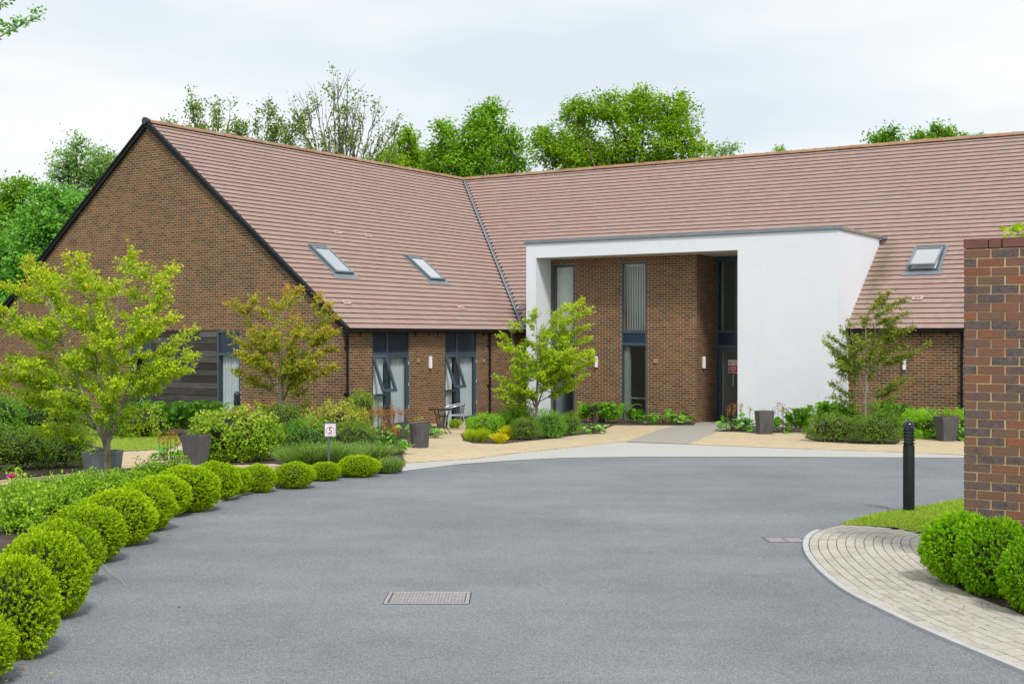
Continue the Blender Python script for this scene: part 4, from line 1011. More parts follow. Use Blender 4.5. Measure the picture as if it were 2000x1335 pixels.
def ribbon_blocks(name, mat, line, off0, off1, length, z0, z1, parent, gap=0.006):
    """blocks laid along a line, between two offsets to its right, each an object of its own"""
    d = np.r_[0, np.cumsum(np.linalg.norm(np.diff(line, axis=0), axis=1))]; n = int(d[-1] / length)
    for i in range(n):
        s = np.linspace(i * length + gap / 2, (i + 1) * length - gap / 2, 5); p, _ = resample_at(line, s); tg = np.gradient(p, axis=0)
        tg /= np.linalg.norm(tg, axis=1)[:, None]; nr = np.stack([tg[:, 1], -tg[:, 0]], 1)
        a = p + nr * off0; b = p + nr * off1; c = p.mean(0); mb = MB(); zc = gz(c[1]); v = []
        for k in range(5):
            for (q, z) in ((a[k], z0), (a[k], z1), (b[k], z1), (b[k], z0)): v.append((q[0] - c[0], q[1] - c[1], gz(q[1]) - zc + z))
        f = [(4 * k + j, 4 * k + (j + 1) % 4, 4 * k + 4 + (j + 1) % 4, 4 * k + 4 + j) for k in range(4) for j in range(4)] + [(0, 3, 2, 1), (16, 17, 18, 19)]
        mb.add(v, f); mb.build(name, mat, parent, (c[0], c[1], zc))
ribbon_blocks('kerb_stone', M_KERB, KERB, 0.0, 0.060, 0.9, -0.06, 0.014, isl)
asph_edge = sheet('edging_strip', [tuple(LEFT_EDGE[0]), tuple(LEFT_EDGE[1]), (LEFT_EDGE[1][0] - 0.02, LEFT_EDGE[1][1])], 0.001, M_KERB)
ribbon_blocks('edging_stone', M_KERB, LEFT_EDGE, -0.05, 0.0, 0.9, -0.06, 0.012, asph_edge)
sC, sM = [], []
srng = np.random.default_rng(4); SW, SLN = 0.097, 0.19
for r in range(18):
    off = 0.068 + r * SW + SW / 2
    fine = resample(KERB, 0.04); tg = np.gradient(fine, axis=0); tg /= np.linalg.norm(tg, axis=1)[:, None]
    nr = np.stack([tg[:, 1], -tg[:, 0]], 1); ln = fine + nr * off
    tot = np.linalg.norm(np.diff(ln, axis=0), axis=1).sum()
    s = np.arange(srng.uniform(0, SLN), tot, SLN); q, _ = resample_at(ln, s); tq, _ = resample_at(ln, s + 0.02); t = tq - q; t /= (np.linalg.norm(t, axis=1)[:, None] + 1e-9)
    ok = inside(ISL, q[:, 0], q[:, 1]) & inside(ISL, q[:, 0] - t[:, 1] * 0.03, q[:, 1] + t[:, 0] * 0.03)
    dmin = np.array([np.min(np.linalg.norm(fine - p, axis=1)) for p in q]); ok &= dmin > off - 0.03
    for p, u in zip(q[ok], t[ok]):
        L_ = SLN - 0.015; W_ = SW - 0.0085
        sC.append((p[0], p[1], gz(p[1]) - 0.008 + srng.uniform(-0.0015, 0.002)))
        sM.append(basis((u[0] * L_, u[1] * L_, -SLOPE * u[1] * L_), (0, 0, -0.03), (-u[1] * W_, u[0] * W_, -SLOPE * u[0] * W_)))
pieces('sett', M_SETT, sC, sM, isl, lambda c: np.atleast_2d(c), (1560, 1010, 2010, 1340))

# manhole cover and road gully
mh0 = G(836, 1163, 0.006)
mh = empty('manhole_cover', mh0); tag(mh, 'worn rectangular steel manhole cover set in the asphalt foreground', 'manhole cover')
mh.rotation_euler = (-SLOPE, 0, 0)
mb = MB(); mb.box(-0.364, 0.364, -0.275, 0.275, -0.03, -0.0155); mb.build('tar_joint', M_UNDER, mh)
mb = MB(); W2, D2 = 0.355, 0.265
for (a, b, c, d) in ((-W2, W2, -D2, -D2 + 0.03), (-W2, W2, D2 - 0.03, D2), (-W2, -W2 + 0.03, -D2 + 0.03, D2 - 0.03), (W2 - 0.03, W2, -D2 + 0.03, D2 - 0.03)): mb.box(a, b, c, d, -0.02, -0.012)
mb.build('frame', M_IRON, mh)
mb = MB(); mb.bev(-W2 + 0.036, W2 - 0.036, -D2 + 0.036, D2 - 0.036, -0.03, -0.0135, 0.004); mb.build('plate', M_IRONDARK, mh)
mb = MB()
for i in range(22):
    for j in range(11):
        x = -W2 + 0.062 + i * 0.0285; y = -D2 + 0.062 + j * 0.0415; a = math.radians(28 if (i + j) % 2 else -28)
        dx, dy = 0.0165 * math.cos(a), 0.0165 * math.sin(a); nx, ny = -math.sin(a) * 0.006, math.cos(a) * 0.006
        pts = [(x - dx, y - dy), (x + nx, y + ny), (x + dx, y + dy), (x - nx, y - ny)]
        mb.add([(p[0], p[1], -0.0134) for p in pts] + [(x + (p[0] - x) * .7, y + (p[1] - y) * .7, -0.009) for p in pts], [(4, 7, 6, 5), (0, 1, 5, 4), (1, 2, 6, 5), (2, 3, 7, 6), (3, 0, 4, 7)])
o = mb.build('tread', M_IRON, mh)
gu = empty('road_gully', G(1533, 1050.5, 0.008)); tag(gu, 'dark cast iron road gully grating beside the curved kerb', 'drain grate'); gu.rotation_euler = (-SLOPE, 0, 0)
mb = MB()
for (a, b, c, d) in ((-0.22, 0.22, -0.2, -0.17), (-0.22, 0.22, 0.17, 0.2), (-0.22, -0.19, -0.17, 0.17), (0.19, 0.22, -0.17, 0.17), (-0.015, 0.015, -0.17, 0.17)): mb.box(a, b, c, d, -0.02, -0.012)
mb.build('frame', M_IRONDARK, gu)
mb = MB()
for i in range(9): mb.box(-0.19, -0.015, -0.155 + i * 0.036, -0.138 + i * 0.036, -0.019, -0.014); mb.box(0.015, 0.19, -0.155 + i * 0.036, -0.138 + i * 0.036, -0.019, -0.014)
mb.build('grating', M_IRON, gu)
M_DRYTWIG = m_plain('twig_dry', (0.42, 0.34, 0.25), 0.9)
mb = MB(); q = [G(190, 1092, 0.03), G(205, 1105, 0.04), G(222, 1121, 0.025), G(236, 1133, 0.0), G(243, 1141, -0.01)]
c = q[-1].copy(); mb.tube([p - c for p in q], [0.004, 0.004, 0.0035, 0.003, 0.006], 5)
tag(mb.build('fallen_twig', M_DRYTWIG, None, c), 'thin dry twig lying on the asphalt beside the left hedge row', 'twig')

# ------------------------------------------------------------------ near brick wall on the right
WD = 12.4; WX = (1883 - 1000) / F * WD; WC = 0.0867
wtop = CAMH - (467 - 658) / F * WD
wall = empty('brick_wall', (WX, WD, gz(WD)), ANG); tag(wall, 'free standing brick garden wall with red coping at the right edge', 'wall')
WH = wtop - gz(WD); LEN = 5.4; TH = 0.33
mb = MB(); mb.box(0.004, LEN - 0.004, 0.004, TH - 0.004, -0.2, WH - 0.100); mb.build('mortar_core', M_NEARMORTAR, wall)
umesh = None; wr_ = np.random.default_rng(12)
nb = MB(); nb.bev(-0.5, 0.5, -0.5, 0.5, -0.5, 0.5, 0.03)
ncr = int((WH - 0.10) / WC); zbase = WH - 0.104 - ncr * WC; BLn = WC * 3.0
for r in range(ncr):
    z = zbase + (r + 0.5) * WC; x = -0.003; first = True
    while x < LEN:
        L_ = (BLn / 2 if (first and r % 2) else BLn) - 0.0105; L_ = min(L_, LEN - x)
        if umesh is None: o = nb.build('brick', M_NEARBRICK, wall); umesh = o.data
        else: o = link('brick', umesh, wall)
        dz = TH + 0.008
        o.location = (x + L_ / 2, TH / 2 + wr_.uniform(-.002, .002), z + wr_.uniform(-.0015, .0015)); o.scale = (L_, dz, WC - 0.0115 + wr_.uniform(-.002, .002))
        o.rotation_euler = (0, 0, wr_.uniform(-.004, .004)); x += L_ + 0.0105; first = False
x = -0.01; i = 0; cme = None
while x < LEN:
    L_ = (0.235, 0.125, 0.235, 0.235)[i % 4]
    if cme is None: o = nb.build('coping_brick', M_SOLDIER, wall); cme = o.data
    else: o = link('coping_brick', cme, wall)
    o.location = (x + L_ / 2, TH / 2, WH - 0.047); o.scale = (L_ - 0.008, TH + 0.014, 0.094); x += L_; i += 1

# ------------------------------------------------------------------ foliage tools
def unit(v): return v / (np.linalg.norm(v, axis=-1, keepdims=True) + 1e-9)
def rdir(rng, n): return unit(rng.normal(size=(n, 3)))
class Leaves:
    """many small folded leaves gathered into one mesh"""
    def __init__(s): s.v = []; s.t = []
    def add(s, P, D, N, L, W, T, fold=0.25, droop=0.15):
        P, D, N = np.asarray(P), unit(np.asarray(D)), np.asarray(N); n = len(P)
        S = unit(np.cross(D, N)); N = np.cross(S, D)
        L = np.broadcast_to(np.asarray(L, float), (n,))[:, None]; W = np.broadcast_to(np.asarray(W, float), (n,))[:, None]
        mid = P + D * L * 0.45 - N * W * fold * 0.5
        v = np.stack([P, mid + S * W / 2 + N * W * fold, P + D * L - N * L * droop, mid - S * W / 2 + N * W * fold], 1)
        s.v.append(v); s.t.append(np.broadcast_to(np.asarray(T, float), (n,)))
    def mesh(s, name, mat, origin=(0, 0, 0)):
        v = np.concatenate(s.v); n = len(v); q = np.arange(n * 4).reshape(n, 4)
        return raw_mesh(name, v.reshape(-1, 3) - np.asarray(origin)[None], q, mat, np.clip(np.concatenate(s.t), 0, 1))
class Wood:
    def __init__(s): s.mb = MB()
    def path(s, pts, r0, r1, n=6): s.mb.tube(pts, np.linspace(r0, r1, len(pts)), n, cap=False)
def curve(a, b, bend, k=6):
    a, b, m = np.asarray(a), np.asarray(b), (np.asarray(a) + np.asarray(b)) / 2 + np.asarray(bend)
    t = np.linspace(0, 1, k)[:, None]; return (1 - t) ** 2 * a + 2 * t * (1 - t) * m + t ** 2 * b
def plant(name, label, cat, base, parts, group=None):
    r = empty(name, base); tag(r, label, cat, group)
    for (nm, me, loc) in parts:
        o = link(nm, me, r); 
    return r

# ---- clipped box balls: dense sprigs of tiny leaves over a twiggy core; four shared builds
def ball_mesh(seed, mat, nsp=3800, per=14, flat=0.86):
    rng = np.random.default_rng(seed); lv = Leaves()
    d = rdir(rng, nsp * 2); d = d[d[:, 2] > -0.95][:nsp]; n = len(d)
    ph = rng.uniform(0, 6, 6)
    lump = 0.045 * np.sin(d[:, 0] * 5 + ph[0]) * np.sin(d[:, 1] * 5 + ph[1]) + 0.03 * np.sin(d[:, 2] * 8 + ph[2] + d[:, 0] * 6) + 0.02 * np.sin(d[:, 1] * 13 + ph[3]) + 0.022 * np.sin(d[:, 0] * 23 + ph[4]) * np.sin(d[:, 2] * 21 + ph[5] + d[:, 1] * 19)
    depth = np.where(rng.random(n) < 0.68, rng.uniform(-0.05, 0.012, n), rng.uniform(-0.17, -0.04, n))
    r = 0.5 * (1 + lump) + depth
    sc = np.array([1, 1, flat]); c = d * r[:, None] * sc
    nd = unit(d / sc + np.array([0, 0, 0.35]) + rng.normal(size=(n, 3)) * 0.25)
    st = rng.random(n)
    for k in range(per):
        a = rng.normal(size=(n, 3)); dd = unit(nd + 0.8 * unit(a) * (0.5 if k < 3 else 1.0))
        L = rng.uniform(0.020, 0.033, n); p = c + nd * rng.uniform(-0.022, 0.015, (n, 1))
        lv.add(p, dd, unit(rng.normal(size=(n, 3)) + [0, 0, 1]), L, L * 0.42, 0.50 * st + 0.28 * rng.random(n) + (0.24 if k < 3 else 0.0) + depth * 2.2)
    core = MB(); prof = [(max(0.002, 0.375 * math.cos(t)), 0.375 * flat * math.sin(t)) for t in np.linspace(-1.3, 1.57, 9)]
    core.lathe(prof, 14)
    st_ = MB(); 
    for k in range(5): st_.tube([(0.03 * math.cos(k), 0.03 * math.sin(k), -0.5), (0.22 * math.cos(k * 1.26), 0.22 * math.sin(k * 1.26), -0.2)], [0.016, 0.01], 5)
    return lv.mesh('foliage', mat), core, st_
BALLS = [ball_mesh(s, L_BOX) for s in (1, 2, 3)] + [ball_mesh(7, L_BOXR), ball_mesh(8, L_BOXR)]
_core_me = [None] * 5; _stem_me = [None] * 5
def box_ball(px, base_y, width, height, var, label, group, rot=0.0, push=0.62, nm='box_ball'):
    g0 = G(px, base_y); s = F / g0[1]; w = width / s; g = G(px, base_y); t = g0[1] + push * w * 0.5
    x = (px - 1000) / F * t; base = np.array([x, t, gz(t)])
    hpx = height; ztop = CAMH - (base_y - hpx - 658) / F * (t) ; h = ztop - base[2]
    r = empty(nm, base, rot); tag(r, label, 'hedge ball', group)
    me, core, stm = BALLS[var]
    o = link('foliage', me, r); w *= 1.07; h *= 1.03; o.location = (0, 0, h * 0.465); o.scale = (w, w, h / 0.84)
    if _core_me[var] is None: c = core.build('inner_twigs', L_CORE, r); _core_me[var] = c.data
    else: c = link('inner_twigs', _core_me[var], r)
    c.location = (0, 0, h * 0.47); c.scale = (w, w, h / 0.86)
    if _stem_me[var] is None: c = stm.build('stem', L_TWIG, r); _stem_me[var] = c.data
    else: c = link('stem', _stem_me[var], r)
    c.location = (0, 0, h * 0.5); c.scale = (w, w, h)
    return r
ORD = ['nearest', 'second', 'third', 'fourth', 'fifth', 'sixth', 'seventh', 'eighth', 'ninth', 'tenth', 'eleventh', 'twelfth', 'thirteenth', 'fourteenth', 'fifteenth']
ROW = [(-62, 1345, 165, 150), (22, 1290, 172, 205), (82, 1212, 168, 172), (116, 1148, 152, 128), (166, 1101, 146, 112), (230, 1066, 142, 110), (276, 1038, 122, 96), (314, 1010, 112, 82), (362, 1000, 126, 90), (420, 977, 94, 74), (455, 967, 70, 56), (504, 961, 66, 54), (575, 953, 77, 50), (635, 938, 58, 36), (701, 931, 76, 42)]
for i, (px, by, w, h) in enumerate(ROW):
    extra = {0: ', half cut by the picture edge', 8: ', the broad one before the bend', 14: ', next to the grey lavender tuft', 13: ', a small one below the speed sign', 12: ', first after the gap in the row'}.get(i, '')
    box_ball(px, by, w, h, (0, 1, 2)[i % 3], 'clipped box ball, %s along the left kerb%s' % (ORD[i], extra), 'box balls along the left kerb', i * 1.3)
for i, (px, by, w, h, l) in enumerate([(1884, 1148, 152, 146, 'clipped box ball touching the grass corner in front of the brick wall'), (1952, 1172, 156, 156, 'clipped box ball in the middle of the right hand clump'), (2042, 1208, 164, 160, 'clipped box ball cut off by the right picture edge')]):
    box_ball(px, by, w, h, 3 + i % 2, l, 'box balls beside the paved island', i * 2.1, 0.7)

# ---- leafy shrubs
def shrub(name, label, base, rx, ry, h, n, leaf, mat, seed, group=None, aspect=0.5, cat='shrub', lumps=0.12, up=0.35, flat_top=0.0, clus=7, core=True, shell=0.22, tone_top=0.0, stems=10, zc=0.42, spread=0.7, droop=0.15):
    rng = np.random.default_rng(seed); lv = Leaves(); m = n // clus
    d = rdir(rng, int(m * 1.7)); d = d[d[:, 2] > -0.75][:m]; m = len(d)
    ph = rng.uniform(0, 6.3, 8)
    q = d * 1.0
    lump = 1 + lumps * (np.sin(q[:, 0] * 4.3 + ph[0]) * np.sin(q[:, 1] * 4.1 + ph[1]) + 0.7 * np.sin(q[:, 2] * 6 + ph[2] + 3 * q[:, 0]) + 0.5 * np.sin(q[:, 0] * 9 + ph[3]) * np.sin(q[:, 2] * 8 + ph[4]))
    rad = lump * (1 - shell * rng.random(m) ** 1.6 * 2.0)
    c0 = np.array([0, 0, h * zc]); hz = h * (1 - zc)
    sc = np.stack([np.full(m, rx), np.full(m, ry), np.where(d[:, 2] > 0, hz, h * zc * 1.15)], 1)
    e = np.abs(d) ** (1 - flat_top * 0.5) * np.sign(d)
    P = c0 + e * rad[:, None] * sc; P[:, 2] = np.maximum(P[:, 2], 0.03)
    st = rng.random(m)
    for k in range(clus):
        nd = unit(d + [0, 0, up] + rng.normal(size=(m, 3)) * 0.3); dd = unit(nd * (1 - spread) + rdir(rng, m) * spread + [0, 0, 0.12])
        L = leaf * rng.uniform(0.65, 1.25, m); p = P + rdir(rng, m) * leaf * 1.1
        lv.add(p, dd, unit(nd + rng.normal(size=(m, 3)) * 0.55), L, L * aspect, 0.5 * st + 0.42 * rng.random(m) + tone_top * np.clip(d[:, 2], 0, 1) * rng.random(m), droop=droop)
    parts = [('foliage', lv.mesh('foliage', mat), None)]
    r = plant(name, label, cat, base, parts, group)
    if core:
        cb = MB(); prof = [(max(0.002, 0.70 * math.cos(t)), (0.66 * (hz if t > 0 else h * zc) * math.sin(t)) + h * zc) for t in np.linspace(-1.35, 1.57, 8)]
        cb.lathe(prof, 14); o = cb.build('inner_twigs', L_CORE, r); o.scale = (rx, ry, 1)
    if stems:
        sb_ = MB()
        for k in range(stems):
            a = rng.uniform(0, 6.28); f = rng.uniform(0.3, 0.85); e_ = np.array([math.cos(a) * rx * f, math.sin(a) * ry * f, h * rng.uniform(0.5, 0.95) * (1.1 - 0.5 * f)])
            sb_.tube(curve((e_[0] * 0.15, e_[1] * 0.15, 0), e_, (0, 0, 0.05 * h), 5), np.linspace(0.012, 0.004, 5), 5, cap=False)
        sb_.build('stem', L_TWIG, r)
    return r
# ---- grassy / blade plants
def blades(name, label, base, rx, ry, h, n, width, mat, seed, cat='plant', group=None, lean=0.45, tip=None, root=0.5):
    rng = np.random.default_rng(seed); a = rng.uniform(0, 6.283, n); f = np.sqrt(rng.random(n))
    P = np.stack([np.cos(a) * f * rx * root, np.sin(a) * f * ry * root, np.zeros(n)], 1)
    out = np.stack([np.cos(a) * rx, np.sin(a) * ry, np.zeros(n)], 1) * (f * lean + rng.normal(size=n) * 0.12)[:, None]
    H = h * rng.uniform(0.6, 1.05, n) * (1 - 0.25 * f); lv = Leaves(); tn = 0.85 * rng.random(n)
    M_ = P + out * 0.45 + np.stack([0 * H, 0 * H, H * 0.55], 1); T_ = P + out + np.stack([0 * H, 0 * H, H], 1)
    for (A, B, wf, td) in ((P, M_, 1.0, 0.0), (M_ - (M_ - P) * 0.12, T_, 0.85, 0.12)):
        dd = B - A; ll = np.linalg.norm(dd, axis=1); lv.add(A, dd, unit(rng.normal(size=(n, 3)) + [0, -0.6, 0.3]), ll, width * wf, tn + td, 0.1, 0.03)
    parts = [('foliage', lv.mesh('foliage', mat), None)]
    r = plant(name, label, cat, base, parts, group)
    if tip is not None:
        l2 = Leaves(); k = int(n * 0.25); idx = rng.choice(n, k, replace=False)
        for s in range(3): l2.add(T_[idx] - [0, 0, 0.02] + [0, 0, 0.022 * s], rdir(rng, k) + [0, 0, 1.2], rdir(rng, k), 0.045, 0.012, rng.random(k))
        link('flower_tips', l2.mesh('flower_tips', tip), r)['kind'] = 'stuff'
    return r
# ---- ferns: arching fronds with pinnae
def fern(name, label, base, rad, h, nfr, mat, seed, group=None, cat='fern', sx=1.0):
    rng = np.random.default_rng(seed); lv = Leaves(); K_ = 22
    for i in range(nfr):
        a = rng.uniform(0, 6.283); R = rad * rng.uniform(0.25, 1.0); H = h * rng.uniform(0.5, 1.18); o = np.array([math.cos(a) * sx, math.sin(a), 0]); b = np.array([rng.normal() * rad * 0.35 * sx, rng.normal() * rad * 0.3, 0])
        t = np.linspace(0.18, 1, K_)[:, None]; P = b + o * R * t ** 1.7 + np.array([0, 0, 1.0]) * H * (1 - (1 - t) ** 1.8) - np.array([0, 0, 0.22 * H]) * t ** 4
        tg = unit(np.gradient(P, axis=0)); side = unit(np.cross(tg, [0, 0, 1.0])); n_ = np.cross(side, tg); ln = 0.15 * h * np.sin(np.clip(t[:, 0] * 2.6 + 0.35, 0, 3.05)) + 0.015
        tn = rng.uniform(0, 0.6)
        for s in (-1, 1): lv.add(P, side * s + tg * 0.55, n_, ln, 0.030 * h + 0.008, tn + 0.35 * rng.random(K_), 0.1, 0.2)
        lv.add(P[:-1], P[1:] - P[:-1], n_[:-1], np.linalg.norm(P[1:] - P[:-1], axis=1), 0.012, tn * 0.5, 0, 0)
    return plant(name, label, cat, base, [('fronds', lv.mesh('fronds', mat), None)], group)
# ---- bergenia: big round leaves, each a part, with rusty flower stalks
def berg_leaf(seed):
    rng = np.random.default_rng(seed); mb = MB(); n = 10; v = [(0, 0, 0), (0, 0.5, 0.03)]
    for k in range(n):
        a = -math.pi / 2 + 0.35 + (2 * math.pi - 0.7) * k / (n - 1); v.append((0.42 * math.cos(a), 0.52 + 0.50 * math.sin(a), 0.09 * math.sin(3 * a + seed) + 0.10 * abs(math.cos(a))))
    f = [(1, 2 + k, 3 + k) for k in range(n - 1)] + [(0, 2, 1), (0, 1, 2 + n - 1)]
    me = raw_mesh('leaf', v, None, L_BERG, None, True, f)
    at = me.attributes.new('tone', 'FLOAT', 'FACE'); at.data.foreach_set('value', np.full(len(f), seed % 5 / 5.2 + 0.05)); return me
BERG = [berg_leaf(s) for s in range(5)]
def bergenia(label, base, rx, ry, h, nleaf, nfl, seed, leaf=0.17, group='bergenia clumps with rusty flower heads'):
    rng = np.random.default_rng(seed); r = empty('bergenia', base); tag(r, label, 'plant', group)
    for i in range(nleaf):
        a = rng.uniform(0, 6.283); f = math.sqrt(rng.random()); p = np.array([math.cos(a) * f * rx, math.sin(a) * f * ry, h * (0.25 + 0.65 * rng.random()) * (1.05 - 0.55 * f)])
        o = link('leaf', BERG[rng.integers(5)], r); o.location = p; s = leaf * rng.uniform(0.7, 1.2); o.scale = (s, s, s)
        az = math.atan2(p[1] / ry, p[0] / rx) - math.pi / 2 + rng.normal() * 0.6
        o.rotation_euler = (rng.uniform(-0.5, 0.65), rng.normal() * 0.3, az)
    st = MB()
    for i in range(max(8, nleaf // 2)):
        a = rng.uniform(0, 6.283); f = math.sqrt(rng.random()) * 0.9; st.tube([(math.cos(a) * f * rx * .6, math.sin(a) * f * ry * .6, 0), (math.cos(a) * f * rx * .8, math.sin(a) * f * ry * .8, h * 0.4)], [0.010, 0.007], 5)
    st.build('stem', L_TWIG, r)['kind'] = 'stuff'
    if nfl:
        lv = Leaves(); sb_ = MB()
        for i in range(nfl):
            a = rng.uniform(0, 6.283); f = math.sqrt(rng.random()) * 0.95; b = np.array([math.cos(a) * f * rx, math.sin(a) * f * ry, 0]); t = b * 1.08 + [0, 0, h * rng.uniform(0.95, 1.4)]
            sb_.tube([b, t], [0.007, 0.005], 5); k = 34; q = t + rng.normal(size=(k, 3)) * [0.035, 0.035, 0.055]; lv.add(q, rdir(rng, k) + [0, 0, 0.4], rdir(rng, k), 0.035, 0.026, rng.random(k))
        sb_.build('flower_stalk', L_TWIG, r); link('flower_head', lv.mesh('flower_head', L_SEED), r)['kind'] = 'stuff'
    return r
# ---- small garden trees built branch by branch towards tips
def garden_tree(name, label, base, pxm, base_px, tips, seed, mat, leaf=0.055, forks=3, fork_h=0.55, extra=60, depth=0.8, twigs=9, per=16, r0=0.05, twl=0.28, droop=0.1, bark=None, cat='tree', group=None, low=0.25, flat=0.55, stake=None):
    rng = np.random.default_rng(seed); W_ = Wood(); lv = Leaves(); tips3 = []
    bx, by = base_px
    for (px, py) in tips:
        x = (px - bx) / pxm; z = (by - py) / pxm; tips3.append(np.array([x, rng.uniform(-depth, depth) * min(1, 0.35 + abs(x) * 0.3), z]))
    T0 = np.array(tips3); zmax = T0[:, 2].max()
    for i in range(extra):
        a, b = T0[rng.integers(len(T0))], T0[rng.integers(len(T0))]; m = a * 0.5 + b * 0.5; s = rng.uniform(0.55, 1.0); p = np.array([m[0] * s, rng.uniform(-1, 1) * depth, m[2] * rng.uniform(0.7, 1.0)])
        p[2] = max(p[2], zmax * low * rng.uniform(0.8, 1.6)); tips3.append(p)
    trunk_top = np.array([0.03, 0, zmax * fork_h]); lead = []
    for k in range(forks):
        a = 2 * math.pi * (k + 0.3) / forks; e = np.array([math.cos(a) * zmax * 0.22, math.sin(a) * zmax * 0.16, zmax * rng.uniform(0.72, 0.9)]); lead.append(curve((0, 0, zmax * fork_h * rng.uniform(0.42, 0.6)), e, (e[0] * 0.1, e[1] * 0.1, -0.05), 9))
    tk = curve((0, 0, 0), (0.03, 0, zmax * 0.8), (0.06, 0.02, 0), 12); lead.append(tk)
    W_.path(tk, r0, r0 * 0.16, 8)
    for l in lead[:-1]: W_.path(l, r0 * 0.62, r0 * 0.14, 6)
    for p in tips3:
        best = None
        for l in lead:
            zz = p[2] - 0.28 * np.linalg.norm(p[:2] - l[:, :2], axis=1) - 0.1; ok = l[:, 2] < np.maximum(zz, zmax * 0.16)
            if not ok.any(): continue
            dd = np.linalg.norm(l - p, axis=1) + np.where(ok, 0, 9); j = int(np.argmin(dd))
            if best is None or dd[j] < best[0]: best = (dd[j], l[j])
        s = best[1] if best else tk[3]
        L_ = np.linalg.norm(p - s); c = curve(s, p, (0, 0, 0.16 * L_ * rng.uniform(-0.3, 1.0)) + rng.normal(size=3) * 0.05 * L_, 8)
        W_.path(c, max(0.004, 0.0105 * L_), 0.0022, 5)
        nt_ = max(5, int(2.3 * twigs * L_)); us = rng.uniform(0.28, 1.0, nt_)
        seg = c[-1] - c[-3]; d0 = unit(seg)
        for u in us:
            k = min(6, int(u * 7)); b = c[k] + (c[k + 1] - c[k]) * (u * 7 - k); dr = unit(d0 * 0.75 + rng.normal(size=3) * [0.8, 0.8, 0.35] + [0, 0, 0.12]); ll = twl * rng.uniform(0.35, 1.0) * (1.15 - 0.5 * u); e = b + dr * ll
            if ll > twl * 0.5: W_.path(np.array([b, (b + e) / 2 + [0, 0, 0.015], e]), 0.0028, 0.0012, 4)
            m = max(5, int(1.35 * per * ll / twl)); t = rng.random(m)[:, None]; P = b + (e - b) * t + rng.normal(size=(m, 3)) * leaf * 0.45
            D = unit(dr * 0.6 + rng.normal(size=(m, 3)) * [1, 1, 0.6]); N = unit(np.array([0, 0, 1.0]) + rng.normal(size=(m, 3)) * flat)
            Ls = 1.15 * leaf * rng.uniform(0.7, 1.25, m); outer = 0.22 * (u > 0.7) + 0.42 * max(0.0, p[2] / zmax - 0.35)
            lv.add(P, D, N, Ls, Ls * 0.72, 0.06 + outer * (0.4 + 0.6 * rng.random(m)) + 0.52 * rng.random(m), 0.2, droop + 0.1)
    r = empty(name, base); tag(r, label, cat, group)
    W_.mb.build('trunk', bark or M_BARK, r); link('crown', lv.mesh('crown', mat), r)
    return r
# ---- big background trees: trunk, limbs to lobes, leaf clusters through every lobe
def lobe_tree(label, depth, lobes, mat, seed, base_px, leaf=0.15, dens=1.0, per=26, crad=0.40, name='background_tree', group='trees behind the building', ydep=0.8, bark=None, trunk=0.22, airy=0.0, cat='tree', zground=None):
    rng = np.random.default_rng(seed); W_ = Wood(); lv = Leaves(); s = depth / F
    base = np.array([(base_px - 1000) * s, depth, gz(depth)]); per = int(per * 1.4)
    cs_ = []
    for (px, py, rp) in lobes:
        c = V(px, py, depth) - base; r = rp * s; cs_.append((c + [0, rng.uniform(-ydep, ydep) * r * 1.4, 0], r))
    cm = np.mean([c for c, _ in cs_], axis=0); top = max(c[2] + r for c, r in cs_)
    fork = np.array([cm[0] * 0.4, 0, max(1.5, min(c[2] for c, _ in cs_) * 0.75)])
    tk = curve((0, 0, 0), fork, (0.1, 0, 0), 5); W_.path(tk, trunk, trunk * 0.7, 8)
    for c, r in cs_:
        lc = curve(fork, c, (c[0] * 0.1, 0, -0.1 * np.linalg.norm(c - fork)) + rng.normal(size=3) * 0.3, 7); W_.path(lc, trunk * 0.45, 0.03, 6)
        n = max(12, int(dens * 52 * r * r)); d = rdir(rng, n); rad = r * (0.35 + 0.65 * rng.random(n) ** 0.45) * (1 + 0.22 * np.sin(d[:, 0] * 5 + c[0]) * np.sin(d[:, 2] * 5 + c[2]) + 0.12 * rng.normal(size=n)); C = c + d * rad[:, None] * [1.0, 1.0, 0.95]
        for q in C[:: max(1, int(3 - airy * 2))]:
            b = c + (q - c) * 0.15; W_.path(curve(b, q, rng.normal(size=3) * 0.12 * r, 4), 0.028, 0.008, 4)
        tn = rng.random(n)
        P = np.repeat(C, per, 0) + rng.normal(size=(n * per, 3)) * crad * [0.52, 0.52, 0.36]; T = np.repeat(tn, per) * 0.5 + rng.random(n * per) * 0.45
        D = unit(rng.normal(size=(n * per, 3)) * [1, 1, 0.6] + np.repeat(d, per, 0) * 0.5); N = unit(rng.normal(size=(n * per, 3)) * 0.7 + [0, 0, 0.8] + np.repeat(d, per, 0) * 0.5)
        Ls = leaf * rng.uniform(0.6, 1.3, n * per); lv.add(P, D, N, Ls, Ls * 0.65, T, 0.2, 0.15)
        if airy < 0.5:
            m = int(95 * r * r); q = c + rdir(rng, m) * (r * 0.82 * rng.random(m) ** 0.5)[:, None]; lv.add(q, rdir(rng, m), rdir(rng, m) + [0, 0, 0.5], 0.34 * rng.uniform(0.6, 1.2, m), 0.22, 0.35 * rng.random(m), 0.2, 0.15)
    r = empty(name, base); tag(r, label, cat, group)
    W_.mb.build('trunk', bark or M_BARKD, r); link('crown', lv.mesh('crown', mat), r)
    return r
